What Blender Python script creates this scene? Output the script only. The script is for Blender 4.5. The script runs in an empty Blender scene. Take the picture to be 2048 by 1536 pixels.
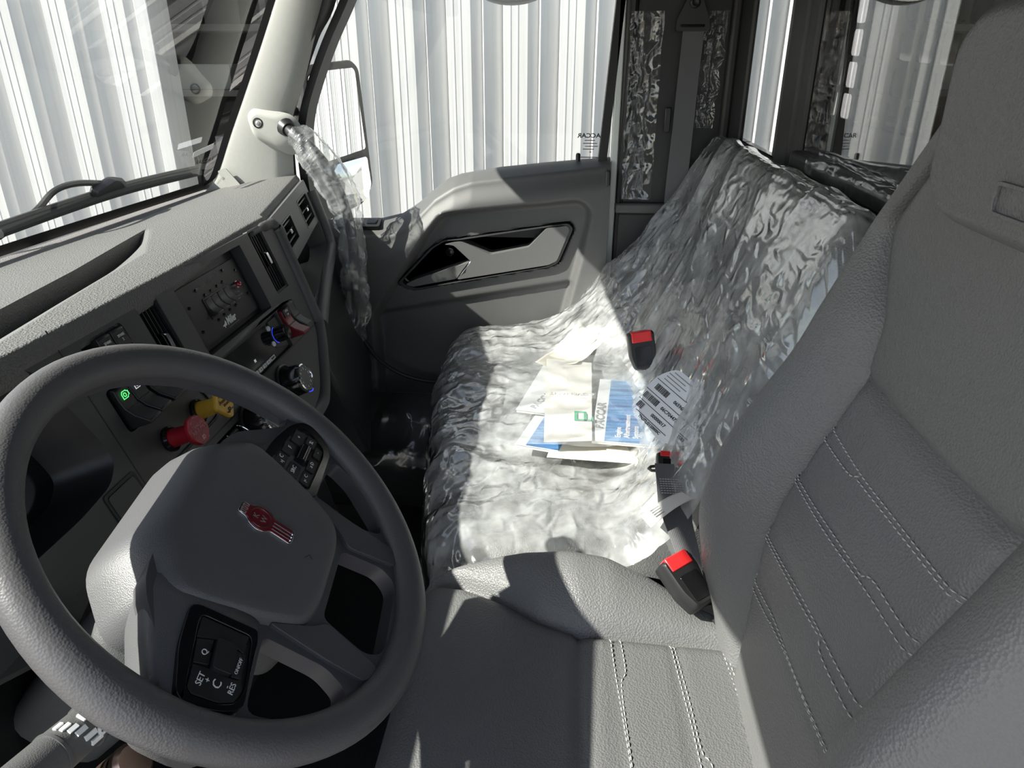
import bpy, bmesh, math, random
import numpy as np
from mathutils import Vector, Matrix, noise
from mathutils.geometry import tessellate_polygon

random.seed(7)
scene = bpy.context.scene
COL = scene.collection
# ------------------------------------------------------------------ camera
# Cab axes: +X towards the rear of the truck, +Y towards the passenger side, +Z up; cab floor at z = 0.
cam = bpy.data.cameras.new('camera')
cam.sensor_width = 36.0
cam.lens = 1440.0 / 2048.0 * 36.0
cam.clip_start = 0.02
cam_ob = bpy.data.objects.new('camera', cam)
COL.objects.link(cam_ob)
cam_ob.location = (0, 0, 1.24)
cam_ob.rotation_euler = (math.radians(90 - 24.3), 0, math.radians(4.7))
scene.camera = cam_ob
# ------------------------------------------------------------------ sky, sun, exposure
SUN = Vector((1.12, 0.50, -1.0)).normalized()          # direction the sunlight travels
world = bpy.data.worlds.new('sky')
scene.world = world
world.use_nodes = True
wn = world.node_tree
wn.nodes.clear()
sky = wn.nodes.new('ShaderNodeTexSky')
sky.sky_type = 'NISHITA'
sky.sun_disc = False
sky.sun_elevation = math.asin(-SUN.z)
sky.sun_rotation = math.atan2(-SUN.x, -SUN.y)
sky.air_density = 1.0
sky.dust_density = 1.2
bgn = wn.nodes.new('ShaderNodeBackground')
bgn.inputs['Strength'].default_value = 0.17
won = wn.nodes.new('ShaderNodeOutputWorld')
hsv = wn.nodes.new('ShaderNodeHueSaturation')          # hazy, part-clouded sky
hsv.inputs['Saturation'].default_value = 0.6
wn.links.new(sky.outputs[0], hsv.inputs['Color'])
wn.links.new(hsv.outputs[0], bgn.inputs[0])
wn.links.new(bgn.outputs[0], won.inputs[0])
sl = bpy.data.lights.new('sun', 'SUN')
sl.energy = 9.0
sl.angle = math.radians(0.6)
sl.color = (1.0, 0.94, 0.86)
so = bpy.data.objects.new('sun', sl)
COL.objects.link(so)
so.rotation_euler = (-SUN).to_track_quat('Z', 'Y').to_euler()
so.location = (-4, -2, 6)
vs = scene.view_settings
vs.view_transform = 'Standard'
vs.look = 'None'
vs.gamma = 1.0
vs.use_curve_mapping = False
vs.exposure = 0.7

# ------------------------------------------------------------------ materials
MATS = {}
def _m(name):
    m = bpy.data.materials.new(name)
    m.use_nodes = True
    MATS[name] = m
    nt = m.node_tree
    return m, nt, nt.nodes['Principled BSDF']

def pbr(name, col, rough=0.5, metal=0.0, grain=0, gstr=0.15, gdist=0.0006, var=0.0, vscale=6.0, spec=0.5, coat=0.0, emis=None, kind='noise', detail=3.0, stretch=None, trans=0.0):
    m, nt, b = _m(name)
    b.inputs['Base Color'].default_value = (*col, 1)
    b.inputs['Roughness'].default_value = rough
    b.inputs['Metallic'].default_value = metal
    b.inputs['Specular IOR Level'].default_value = spec
    b.inputs['Coat Weight'].default_value = coat
    b.inputs['Coat Roughness'].default_value = 0.08
    b.inputs['Transmission Weight'].default_value = trans
    if emis:
        b.inputs['Emission Color'].default_value = (*emis[:3], 1)
        b.inputs['Emission Strength'].default_value = emis[3]
    tc = nt.nodes.new('ShaderNodeTexCoord')
    vec = tc.outputs['Object']
    if stretch:
        mp = nt.nodes.new('ShaderNodeMapping')
        mp.inputs['Scale'].default_value = stretch
        nt.links.new(vec, mp.inputs[0])
        vec = mp.outputs[0]
    if grain:
        if kind == 'voronoi':
            t = nt.nodes.new('ShaderNodeTexVoronoi')
            t.inputs['Scale'].default_value = grain
            out = t.outputs['Distance']
        elif kind == 'wave':
            t = nt.nodes.new('ShaderNodeTexWave')
            t.inputs['Scale'].default_value = grain
            out = t.outputs['Fac']
        else:
            t = nt.nodes.new('ShaderNodeTexNoise')
            t.inputs['Scale'].default_value = grain
            t.inputs['Detail'].default_value = detail
            out = t.outputs['Fac']
        nt.links.new(vec, t.inputs['Vector'])
        bp = nt.nodes.new('ShaderNodeBump')
        bp.inputs['Strength'].default_value = gstr
        bp.inputs['Distance'].default_value = gdist
        nt.links.new(out, bp.inputs['Height'])
        nt.links.new(bp.outputs[0], b.inputs['Normal'])
    if var:
        n2 = nt.nodes.new('ShaderNodeTexNoise')
        n2.inputs['Scale'].default_value = vscale
        n2.inputs['Detail'].default_value = 4
        nt.links.new(vec, n2.inputs['Vector'])
        rmp = nt.nodes.new('ShaderNodeMapRange')
        rmp.inputs['To Min'].default_value = 1 - var
        rmp.inputs['To Max'].default_value = 1 + var
        nt.links.new(n2.outputs['Fac'], rmp.inputs['Value'])
        mx = nt.nodes.new('ShaderNodeMix')
        mx.data_type = 'RGBA'
        mx.blend_type = 'MULTIPLY'
        mx.inputs['Factor'].default_value = 1.0
        mx.inputs['A'].default_value = (*col, 1)
        nt.links.new(rmp.outputs[0], mx.inputs['B'])
        nt.links.new(mx.outputs['Result'], b.inputs['Base Color'])
    return m

pbr('dash_soft', (0.118, 0.117, 0.112), 0.55, grain=360, gstr=0.7, gdist=0.0018, var=0.08, vscale=40, kind='voronoi')
pbr('dash_mat', (0.13, 0.13, 0.126), 0.6)
pbr('dash_hard', (0.048, 0.049, 0.050), 0.5, grain=1500, gstr=0.22, gdist=0.0005)
pbr('dash_hard_light', (0.085, 0.086, 0.086), 0.5, grain=1500, gstr=0.22, gdist=0.0005)
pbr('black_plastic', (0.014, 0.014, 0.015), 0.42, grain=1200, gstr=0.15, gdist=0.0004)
pbr('black_gloss', (0.008, 0.008, 0.009), 0.12)
pbr('black_rubber', (0.012, 0.012, 0.012), 0.7)
pbr('screen_glass', (0.006, 0.007, 0.008), 0.09)
pbr('wheel_rubber', (0.085, 0.083, 0.086), 0.45, grain=520, gstr=0.35, gdist=0.0006, kind='voronoi')
pbr('wheel_pad', (0.088, 0.089, 0.093), 0.45, grain=900, gstr=0.35, gdist=0.0006, kind='voronoi')
pbr('wheel_spoke', (0.065, 0.063, 0.070), 0.42, grain=900, gstr=0.2, gdist=0.0005)
pbr('leather', (0.130, 0.131, 0.131), 0.46, grain=400, gstr=0.5, gdist=0.0014, kind='voronoi', var=0.05, vscale=9)
pbr('leather_dark', (0.03, 0.031, 0.034), 0.5, grain=420, gstr=0.3, gdist=0.001, kind='voronoi')
pbr('thread', (0.42, 0.42, 0.40), 0.8)
pbr('thread_dark', (0.05, 0.05, 0.055), 0.8)
pbr('pillar_trim', (0.36, 0.36, 0.335), 0.75, grain=700, gstr=0.25, gdist=0.0008, var=0.05, vscale=80)
pbr('door_plastic', (0.085, 0.086, 0.085), 0.48, grain=900, gstr=0.3, gdist=0.0007, kind='voronoi')
pbr('door_dark', (0.028, 0.029, 0.030), 0.45, grain=900, gstr=0.2, gdist=0.0006)
pbr('door_grip', (0.105, 0.106, 0.104), 0.45, grain=900, gstr=0.25, gdist=0.0006)
pbr('body_paint', (0.62, 0.66, 0.64), 0.3, coat=0.5)
pbr("pillar_dark", (0.022, 0.0225, 0.023), 0.5, grain=900, gstr=0.2, gdist=0.0006)
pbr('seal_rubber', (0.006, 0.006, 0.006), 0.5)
pbr('carpet', (0.010, 0.010, 0.011), 0.95, grain=500, gstr=0.8, gdist=0.003)
pbr('headliner', (0.06, 0.06, 0.06), 0.9, grain=600, gstr=0.3)
pbr('webbing', (0.13, 0.132, 0.138), 0.75, grain=350, gstr=0.6, gdist=0.0008, kind='wave')
pbr('chrome', (0.80, 0.80, 0.82), 0.08, metal=1.0)
pbr('brushed_metal', (0.55, 0.55, 0.55), 0.35, metal=1.0)
pbr('copper_metal', (0.55, 0.40, 0.33), 0.3, metal=1.0)
pbr('mirror_glass', (0.92, 0.93, 0.93), 0.005, metal=1.0)
pbr('red_plastic', (0.32, 0.012, 0.022), 0.35)
pbr('red_rocker', (0.17, 0.012, 0.020), 0.4)
pbr('red_buckle', (0.72, 0.028, 0.03), 0.3)
pbr('yellow_plastic', (0.62, 0.37, 0.04), 0.4)
pbr('red_enamel', (0.16, 0.006, 0.016), 0.18, coat=0.6)
pbr('red_lamp', (0.30, 0.01, 0.02), 0.08, coat=1.0)
pbr('ink_white', (0.75, 0.76, 0.76), 0.6)
pbr('ink_grey', (0.26, 0.26, 0.26), 0.6)
pbr('ink_black', (0.015, 0.015, 0.016), 0.7)
pbr('ink_red_print', (0.55, 0.25, 0.25), 0.6)
pbr('ink_green', (0.04, 0.33, 0.17), 0.6)
pbr('ink_faint', (0.58, 0.54, 0.55), 0.7)
pbr('glow_green', (0.05, 0.4, 0.08), 0.4, emis=(0.12, 0.9, 0.22, 0.8))
pbr('glow_white', (0.7, 0.7, 0.75), 0.4, emis=(0.8, 0.8, 0.9, 0.35))
pbr('glow_blue', (0.02, 0.03, 0.5), 0.4, emis=(0.03, 0.06, 0.9, 0.8))
pbr('paper', (0.62, 0.605, 0.575), 0.85, grain=40, gstr=0.4, gdist=0.003)
pbr('paper_cream', (0.72, 0.68, 0.58), 0.9, grain=30, gstr=0.5, gdist=0.004)
pbr('paper_label', (0.72, 0.74, 0.76), 0.7)
pbr('cover_white', (0.62, 0.63, 0.64), 0.45)
pbr('asphalt', (0.27, 0.262, 0.25), 0.9, grain=60, gstr=0.5, var=0.25, vscale=2)
pbr('line_paint', (0.62, 0.45, 0.05), 0.7)
pbr('bark', (0.10, 0.07, 0.05), 0.9)
pbr('foliage', (0.055, 0.10, 0.03), 0.7, var=0.4, vscale=3)
pbr('rack_steel', (0.022, 0.020, 0.022), 0.35, grain=60, gstr=0.25, gdist=0.002)
pbr('tow_body', (0.020, 0.018, 0.018), 0.3)
pbr('tow_rust', (0.13, 0.055, 0.035), 0.5)
pbr('shop_dark', (0.06, 0.058, 0.055), 0.9)
pbr('shop_grey', (0.30, 0.29, 0.27), 0.8)
pbr('shop_white', (0.60, 0.60, 0.58), 0.7)
pbr('pipe_white', (0.78, 0.78, 0.76), 0.5)

def wall_metal():
    m, nt, b = _m('wall_metal')
    b.inputs['Roughness'].default_value = 0.42
    b.inputs['Specular IOR Level'].default_value = 0.4
    tc = nt.nodes.new('ShaderNodeTexCoord')
    mp = nt.nodes.new('ShaderNodeMapping')
    mp.inputs['Scale'].default_value = (14, 14, 0.35)
    n = nt.nodes.new('ShaderNodeTexNoise')
    n.inputs['Scale'].default_value = 3
    n.inputs['Detail'].default_value = 5
    nt.links.new(tc.outputs['Object'], mp.inputs[0])
    nt.links.new(mp.outputs[0], n.inputs['Vector'])
    r = nt.nodes.new('ShaderNodeValToRGB')
    r.color_ramp.elements[0].position = 0.25
    r.color_ramp.elements[0].color = (0.47, 0.47, 0.468, 1)
    r.color_ramp.elements[1].position = 0.6
    r.color_ramp.elements[1].color = (0.55, 0.547, 0.54, 1)
    nt.links.new(n.outputs['Fac'], r.inputs[0])
    nt.links.new(r.outputs[0], b.inputs['Base Color'])
wall_metal()

def two_sided_ior(nt, fr, ior):
    """thin sheet: the same Fresnel curve from either side of the surface"""
    g = nt.nodes.new('ShaderNodeNewGeometry')
    mr = nt.nodes.new('ShaderNodeMapRange')
    mr.inputs['To Min'].default_value = ior
    mr.inputs['To Max'].default_value = 1.0 / ior
    nt.links.new(g.outputs['Backfacing'], mr.inputs['Value'])
    nt.links.new(mr.outputs[0], fr.inputs['IOR'])

def glass(name, tint, ior, rough=0.0, gain=1.0):
    """thin window pane: transparent sheet with a Fresnel reflection"""
    m, nt, b = _m(name)
    nt.nodes.remove(b)
    out = nt.nodes['Material Output']
    t = nt.nodes.new('ShaderNodeBsdfTransparent')
    t.inputs[0].default_value = (*tint, 1)
    g = nt.nodes.new('ShaderNodeBsdfGlossy')
    g.inputs['Roughness'].default_value = rough
    fr = nt.nodes.new('ShaderNodeFresnel')
    two_sided_ior(nt, fr, ior)
    mu = nt.nodes.new('ShaderNodeMath')
    mu.operation = 'MULTIPLY'
    mu.use_clamp = True
    mu.inputs[1].default_value = gain
    nt.links.new(fr.outputs[0], mu.inputs[0])
    mx = nt.nodes.new('ShaderNodeMixShader')
    nt.links.new(mu.outputs[0], mx.inputs[0])
    nt.links.new(t.outputs[0], mx.inputs[1])
    nt.links.new(g.outputs[0], mx.inputs[2])
    nt.links.new(mx.outputs[0], out.inputs[0])
glass('glass_clear', (0.93, 0.95, 0.94), 1.45, gain=1.0)
glass('glass_front', (0.85, 0.89, 0.88), 1.45, gain=1.4)
glass('glass_rear', (0.80, 0.80, 0.80), 1.7, gain=1.8)

def film(name, milk, gloss, rough, bscale, bstr, tint=(0.97, 0.98, 0.98), white=(0.86, 0.88, 0.88), fgain=1.0, bdist=0.004, stretch=(1, 1, 1)):
    """thin polythene: see-through sheet with a milky haze and a crinkled sheen"""
    m, nt, b = _m(name)
    nt.nodes.remove(b)
    out = nt.nodes['Material Output']
    L = nt.links.new
    tc = nt.nodes.new('ShaderNodeTexCoord')
    n1 = nt.nodes.new('ShaderNodeTexNoise')
    n1.noise_type = 'RIDGED_MULTIFRACTAL'
    n1.inputs['Scale'].default_value = bscale
    n1.inputs['Detail'].default_value = 3
    n1.inputs['Distortion'].default_value = 0.6
    mp = nt.nodes.new('ShaderNodeMapping')
    mp.inputs['Scale'].default_value = stretch
    L(tc.outputs['Object'], mp.inputs[0])
    L(mp.outputs[0], n1.inputs['Vector'])
    bp = nt.nodes.new('ShaderNodeBump')
    bp.inputs['Strength'].default_value = bstr
    bp.inputs['Distance'].default_value = bdist
    L(n1.outputs['Fac'], bp.inputs['Height'])
    t = nt.nodes.new('ShaderNodeBsdfTransparent')
    t.inputs[0].default_value = (*tint, 1)
    d = nt.nodes.new('ShaderNodeBsdfDiffuse')
    d.inputs[0].default_value = (*white, 1)
    L(bp.outputs[0], d.inputs['Normal'])
    tl = nt.nodes.new('ShaderNodeBsdfTranslucent')
    tl.inputs[0].default_value = (*white, 1)
    L(bp.outputs[0], tl.inputs['Normal'])
    md = nt.nodes.new('ShaderNodeMixShader')
    md.inputs[0].default_value = 0.45
    L(d.outputs[0], md.inputs[1]); L(tl.outputs[0], md.inputs[2])
    # haze varies over the sheet
    n2 = nt.nodes.new('ShaderNodeTexNoise')
    n2.inputs['Scale'].default_value = bscale * 0.45
    n2.inputs['Detail'].default_value = 4
    L(tc.outputs['Object'], n2.inputs['Vector'])
    mr = nt.nodes.new('ShaderNodeMapRange')
    mr.inputs['From Min'].default_value = 0.35
    mr.inputs['From Max'].default_value = 0.7
    mr.inputs['To Min'].default_value = milk * 0.45
    mr.inputs['To Max'].default_value = milk * 1.7
    L(n2.outputs['Fac'], mr.inputs['Value'])
    m1 = nt.nodes.new('ShaderNodeMixShader')
    L(mr.outputs[0], m1.inputs[0]); L(t.outputs[0], m1.inputs[1]); L(md.outputs[0], m1.inputs[2])
    g = nt.nodes.new('ShaderNodeBsdfGlossy')
    g.inputs['Roughness'].default_value = rough
    g.inputs[0].default_value = (gloss, gloss, gloss, 1)
    L(bp.outputs[0], g.inputs['Normal'])
    fr = nt.nodes.new('ShaderNodeFresnel')
    two_sided_ior(nt, fr, 1.5)
    L(bp.outputs[0], fr.inputs['Normal'])
    mu = nt.nodes.new('ShaderNodeMath'); mu.operation = 'MULTIPLY'; mu.use_clamp = True
    mu.inputs[1].default_value = fgain
    L(fr.outputs[0], mu.inputs[0])
    m2 = nt.nodes.new('ShaderNodeMixShader')
    L(mu.outputs[0], m2.inputs[0]); L(m1.outputs[0], m2.inputs[1]); L(g.outputs[0], m2.inputs[2])
    L(m2.outputs[0], out.inputs[0])
film('film_seat', 0.42, 1.0, 0.12, 36, 0.9, fgain=2.2, bdist=0.006, stretch=(1, 0.5, 1))
film('film_sleeve', 0.22, 1.0, 0.16, 34, 0.4, fgain=1.8, bdist=0.003)
film('film_bag', 0.20, 1.0, 0.12, 14, 0.35, fgain=2.5)
film('film_pillar', 0.03, 1.0, 0.12, 30, 0.5, fgain=2.0)
film('film_floor', 0.03, 1.0, 0.14, 26, 0.5, fgain=2.0)

def manual_blue():
    m, nt, b = _m('manual_blue')
    b.inputs['Roughness'].default_value = 0.3
    tc = nt.nodes.new('ShaderNodeTexCoord')
    mp = nt.nodes.new('ShaderNodeMapping')
    mp.inputs['Scale'].default_value = (4, 60, 4)
    mp.inputs['Rotation'].default_value = (0, 0, 1.57)
    n = nt.nodes.new('ShaderNodeTexNoise')
    n.inputs['Scale'].default_value = 2.2
    n.inputs['Detail'].default_value = 5
    nt.links.new(tc.outputs['Object'], mp.inputs[0])
    nt.links.new(mp.outputs[0], n.inputs['Vector'])
    r = nt.nodes.new('ShaderNodeValToRGB')
    r.color_ramp.elements[0].position = 0.3
    r.color_ramp.elements[0].color = (0.012, 0.06, 0.20, 1)
    r.color_ramp.elements[1].position = 0.72
    r.color_ramp.elements[1].color = (0.16, 0.36, 0.62, 1)
    nt.links.new(n.outputs['Fac'], r.inputs[0])
    nt.links.new(r.outputs[0], b.inputs['Base Color'])
manual_blue()

def dash_ribs():
    """fine ribbed mat on the dash tray"""
    m = MATS['dash_mat']; nt = m.node_tree; b = nt.nodes['Principled BSDF']
    tc = nt.nodes.new('ShaderNodeTexCoord')
    mp = nt.nodes.new('ShaderNodeMapping')
    mp.inputs['Rotation'].default_value = (0, 0, 0.25)
    w = nt.nodes.new('ShaderNodeTexWave')
    w.inputs['Scale'].default_value = 75
    w.bands_direction = 'Y'
    bp = nt.nodes.new('ShaderNodeBump')
    bp.inputs['Strength'].default_value = 0.8
    bp.inputs['Distance'].default_value = 0.0015
    nt.links.new(tc.outputs['Object'], mp.inputs[0])
    nt.links.new(mp.outputs[0], w.inputs['Vector'])
    nt.links.new(w.outputs['Fac'], bp.inputs['Height'])
    nt.links.new(bp.outputs[0], b.inputs['Normal'])
dash_ribs()

# ------------------------------------------------------------------ mesh helpers
class Fr:
    """local frame: origin o, in-plane axes u and v, normal n"""
    def __init__(s, o, u, v):
        s.o = Vector(o); s.u = Vector(u).normalized()
        v = Vector(v); v = v - s.u * v.dot(s.u); s.v = v.normalized()
        s.n = s.u.cross(s.v)
    def p(s, a, b, c=0.0):
        return s.o + s.u * a + s.v * b + s.n * c
    def at(s, a, b, c=0.0, rot=0.0):
        cu = s.u * math.cos(rot) + s.v * math.sin(rot)
        cv = s.v * math.cos(rot) - s.u * math.sin(rot)
        return Fr(s.p(a, b, c), cu, cv)
WORLD = Fr((0, 0, 0), (1, 0, 0), (0, 1, 0))

class MB:
    def __init__(s): s.v = []; s.f = []
    def add(s, vs, fs):
        k = len(s.v); s.v += [tuple(x) for x in vs]; s.f += [tuple(i + k for i in f) for f in fs]; return s
    def box(s, fr, a, b, c):
        vs = [fr.p(x, y, z) for z in c for y in b for x in a]
        return s.add(vs, [(0, 2, 3, 1), (4, 5, 7, 6), (0, 1, 5, 4), (2, 6, 7, 3), (0, 4, 6, 2), (1, 3, 7, 5)])
    def wbox(s, x, y, z): return s.box(WORLD, x, y, z)
    def plate(s, fr, poly, c0, c1, holes=(), back=True):
        """extruded outline between heights c0 < c1, with through holes"""
        loops = [list(poly)] + [list(h) for h in holes]
        tri = tessellate_polygon([[Vector((x, y, 0)) for x, y in l] for l in loops])
        flat = [q for l in loops for q in l]
        n = len(flat)
        vs = [fr.p(x, y, c1) for x, y in flat] + [fr.p(x, y, c0) for x, y in flat]
        fs = []
        for t in tri:
            a, b, c = (flat[i] for i in t)
            ar = (b[0] - a[0]) * (c[1] - a[1]) - (b[1] - a[1]) * (c[0] - a[0])
            t = tuple(t) if ar > 0 else tuple(reversed(t))
            fs.append(t)
            if back: fs.append(tuple(i + n for i in reversed(t)))
        k = 0
        for li, l in enumerate(loops):
            m = len(l)
            ar = sum(l[i][0] * l[(i + 1) % m][1] - l[(i + 1) % m][0] * l[i][1] for i in range(m))
            ccw = (ar > 0) == (li == 0)
            for i in range(m):
                j = (i + 1) % m
                q = (k + i, k + i + n, k + j + n, k + j)
                fs.append(q if ccw else tuple(reversed(q)))
            k += m
        return s.add(vs, fs)
    def loft(s, rings, caps=True, closed=True):
        n = len(rings[0]); vs = [q for r in rings for q in r]; fs = []
        for i in range(len(rings) - 1):
            for j in range(n if closed else n - 1):
                k = (j + 1) % n
                fs.append((i * n + j, i * n + k, (i + 1) * n + k, (i + 1) * n + j))
        if caps and closed:
            fs.append(tuple(reversed(range(n)))); fs.append(tuple(range((len(rings) - 1) * n, len(rings) * n)))
        return s.add(vs, fs)
    def lathe(s, fr, prof, n=24, caps=True):
        rings = []
        for r, c in prof:
            rings.append([fr.p(r * math.cos(2 * math.pi * i / n), r * math.sin(2 * math.pi * i / n), c) for i in range(n)])
        return s.loft(rings, caps)
    def tube(s, path, r, n=10, closed=False, caps=True, flat=1.0):
        P = [Vector(q) for q in path]; m = len(P); rings = []
        up = None
        for i in range(m):
            if closed: t = (P[(i + 1) % m] - P[i - 1]).normalized()
            else: t = (P[min(i + 1, m - 1)] - P[max(i - 1, 0)]).normalized()
            if up is None:
                up = Vector((0, 0, 1)) if abs(t.z) < 0.9 else Vector((1, 0, 0))
            up = (up - t * up.dot(t)).normalized()
            sd = t.cross(up)
            rr = r[i] if hasattr(r, '__len__') else r
            rings.append([P[i] + (sd * math.cos(2 * math.pi * k / n) + up * (flat * math.sin(2 * math.pi * k / n))) * rr for k in range(n)])
        if closed: rings.append(rings[0]); caps = False
        return s.loft(rings, caps)
    def grid(s, fn, nu, nv):
        vs = [fn(i / nu, j / nv) for j in range(nv + 1) for i in range(nu + 1)]
        w = nu + 1
        return s.add(vs, [(j * w + i, j * w + i + 1, (j + 1) * w + i + 1, (j + 1) * w + i) for j in range(nv) for i in range(nu)])

def wloc(o):
    l = Vector((0, 0, 0))
    while o is not None:
        l += o.location; o = o.parent
    return l

def build(name, mb, mat, parent=None, bevel=0.0, smooth=35, seg=2, solid=0.0, label=None, fix=True):
    off = wloc(parent)
    me = bpy.data.meshes.new(name)
    me.from_pydata([(v[0] - off.x, v[1] - off.y, v[2] - off.z) for v in mb.v], [], mb.f)
    if fix:
        bm = bmesh.new(); bm.from_mesh(me)
        bmesh.ops.recalc_face_normals(bm, faces=bm.faces[:])
        bm.to_mesh(me); bm.free()
    me.materials.append(MATS[mat] if isinstance(mat, str) else mat)
    if smooth:
        me.polygons.foreach_set('use_smooth', [True] * len(me.polygons))
        if smooth < 180: me.set_sharp_from_angle(angle=math.radians(smooth))
    ob = bpy.data.objects.new(name, me)
    COL.objects.link(ob)
    ob.parent = parent
    if solid:
        md = ob.modifiers.new('thickness', 'SOLIDIFY'); md.thickness = solid; md.offset = -1
    if bevel:
        md = ob.modifiers.new('bevel', 'BEVEL'); md.width = bevel; md.segments = seg
        md.limit_method = 'ANGLE'; md.angle_limit = math.radians(40); md.harden_normals = False
    if label: ob['label'] = label
    return ob

def tag(o, label=None, cat=None, group=None, kind=None):
    if label: o['label'] = label
    if cat: o['category'] = cat
    if group: o['group'] = group
    if kind: o['kind'] = kind
    return o

def thing(name, label, cat, loc, group=None, kind=None):
    o = bpy.data.objects.new(name, None)
    o.empty_display_size = 0.05
    COL.objects.link(o); o.location = loc
    return tag(o, label, cat, group, kind)

def rpoly(poly, r=0.01, n=4):
    out = []; m = len(poly)
    for i in range(m):
        rr = r[i] if hasattr(r, '__len__') else r
        p = Vector(poly[i]); a = Vector(poly[i - 1]) - p; b = Vector(poly[(i + 1) % m]) - p
        d = min(rr, a.length * 0.45, b.length * 0.45)
        if d < 1e-6: out.append(tuple(p)); continue
        A = p + a.normalized() * d; B = p + b.normalized() * d
        for k in range(n + 1):
            t = k / n
            q = A * (1 - t) ** 2 + p * (2 * t * (1 - t)) + B * t * t
            out.append((q.x, q.y))
    return out
def rect(a0, a1, b0, b1): return [(a0, b0), (a1, b0), (a1, b1), (a0, b1)]
def rrect(a0, a1, b0, b1, r=0.004, n=4): return rpoly(rect(a0, a1, b0, b1), r, n)
def circ(x, y, r, n=20): return [(x + r * math.cos(2 * math.pi * i / n), y + r * math.sin(2 * math.pi * i / n)) for i in range(n)]

def spline(pts, n=8, closed=False):
    P = [Vector(p) for p in pts]; out = []; m = len(P)
    for i in range(m if closed else m - 1):
        p1 = P[i]; p2 = P[(i + 1) % m]
        p0 = P[i - 1] if (closed or i > 0) else p1 * 2 - p2
        p3 = P[(i + 2) % m] if (closed or i + 2 < m) else p2 * 2 - p1
        for k in range(n):
            t = k / n
            out.append(0.5 * ((2 * p1) + (p2 - p0) * t + (2 * p0 - 5 * p1 + 4 * p2 - p3) * t * t + (3 * p1 - p0 - 3 * p2 + p3) * t ** 3))
    if not closed: out.append(P[-1])
    return out

def smst(a, b, x):
    t = min(1, max(0, (x - a) / (b - a))); return t * t * (3 - 2 * t)
def itp(x, xs, ys): return float(np.interp(x, xs, ys))

def text(body, fr, size, mat, parent, name='lettering', mirror=False, bold=0.0, align='CENTER', depth=0.0002, shear=0.0, xs=1.0, spacing=1.0):
    """flat lettering lying in a frame; fr.o is the middle of the line"""
    cu = bpy.data.curves.new('lettering', 'FONT')
    cu.body = body; cu.size = size; cu.align_x = align; cu.align_y = 'CENTER'
    cu.extrude = depth; cu.offset = bold; cu.shear = shear; cu.space_character = spacing
    cu.resolution_u = 2
    tmp = bpy.data.objects.new('tmp_text', cu)
    COL.objects.link(tmp)
    dg = bpy.context.evaluated_depsgraph_get()
    me = bpy.data.meshes.new_from_object(tmp.evaluated_get(dg))
    bpy.data.objects.remove(tmp); bpy.data.curves.remove(cu)
    off = wloc(parent); sx = -xs if mirror else xs
    for v in me.vertices:
        v.co = fr.p(v.co.x * sx, v.co.y, v.co.z + depth) - off
    me.materials.clear(); me.materials.append(MATS[mat])
    ob = bpy.data.objects.new(name, me); COL.objects.link(ob); ob.parent = parent
    return ob
# ================================================================== OUTSIDE
AZ = math.radians(4.7)
HD = Vector((-math.sin(AZ), math.cos(AZ), 0))
WF = Fr(HD * 4.28, (math.cos(AZ), math.sin(AZ), 0), (0, 0, 1))    # face of the shop wall
GZ = -1.1
ground = tag(build('ground', MB().wbox((-14, 60), (-22, 14), (GZ - 0.1, GZ)), 'asphalt'), kind='structure')
ln = MB(); ln.wbox((1.5, 40), (2.95, 3.07), (GZ, GZ + 0.004))
build('painted_line', ln, 'line_paint', ground)

wall = thing('wall_outside', None, None, WF.o, kind='structure')
PITCH = 0.3048
RIB = [(0.0, -.030), (.026, .0), (.365, -.050), (.385, 0), (.47, 0), (.480, .0018), (.503, .0018), (.513, 0), (.60, 0), (.610, .0018), (.633, .0018), (.643, 0), (.80, 0)]
def wall_panel(u0, n, z0, z1, clip=None):
    prof = []
    for k in range(n):
        prof += [(u0 + (k + a) * PITCH, c) for a, c in RIB]
    prof.append((u0 + n * PITCH, -.030))
    if clip:
        prof = [q for q in prof if clip[0] <= q[0] <= clip[1]]
    rings = [[WF.p(a, z, c) for a, c in prof] for z in (z0, z1)]
    mb = MB().loft(rings, caps=False, closed=False)
    return build('wall_panel', mb, 'wall_metal', wall, smooth=0, solid=0.003, fix=False)
U0 = -0.160
for k in range(-4, 9):
    a = U0 + (k * 3 - 1) * PITCH
    b = a + 3 * PITCH
    if b < -1.9 or a > -1.35:
        wall_panel(a, 3, GZ, 3.1)
    else:
        if a < -1.93: wall_panel(a, 3, GZ, 3.1, (a, -1.93))
        if b > -1.25: wall_panel(a, 3, GZ, 3.1, (-1.25, b))
        wall_panel(a, 3, 2.3, 3.1, (max(a, -1.93), min(b, -1.25)))
mb = MB(); mb.box(WF, (-1.99, -1.92), (GZ, 2.3), (-.25, .012)); build('door_jamb', mb, 'wall_metal', wall, bevel=.004)
mb = MB(); mb.box(WF, (-1.27, -1.20), (GZ, 2.3), (-.25, .012)); build('door_jamb', mb, 'wall_metal', wall, bevel=.004)
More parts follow.
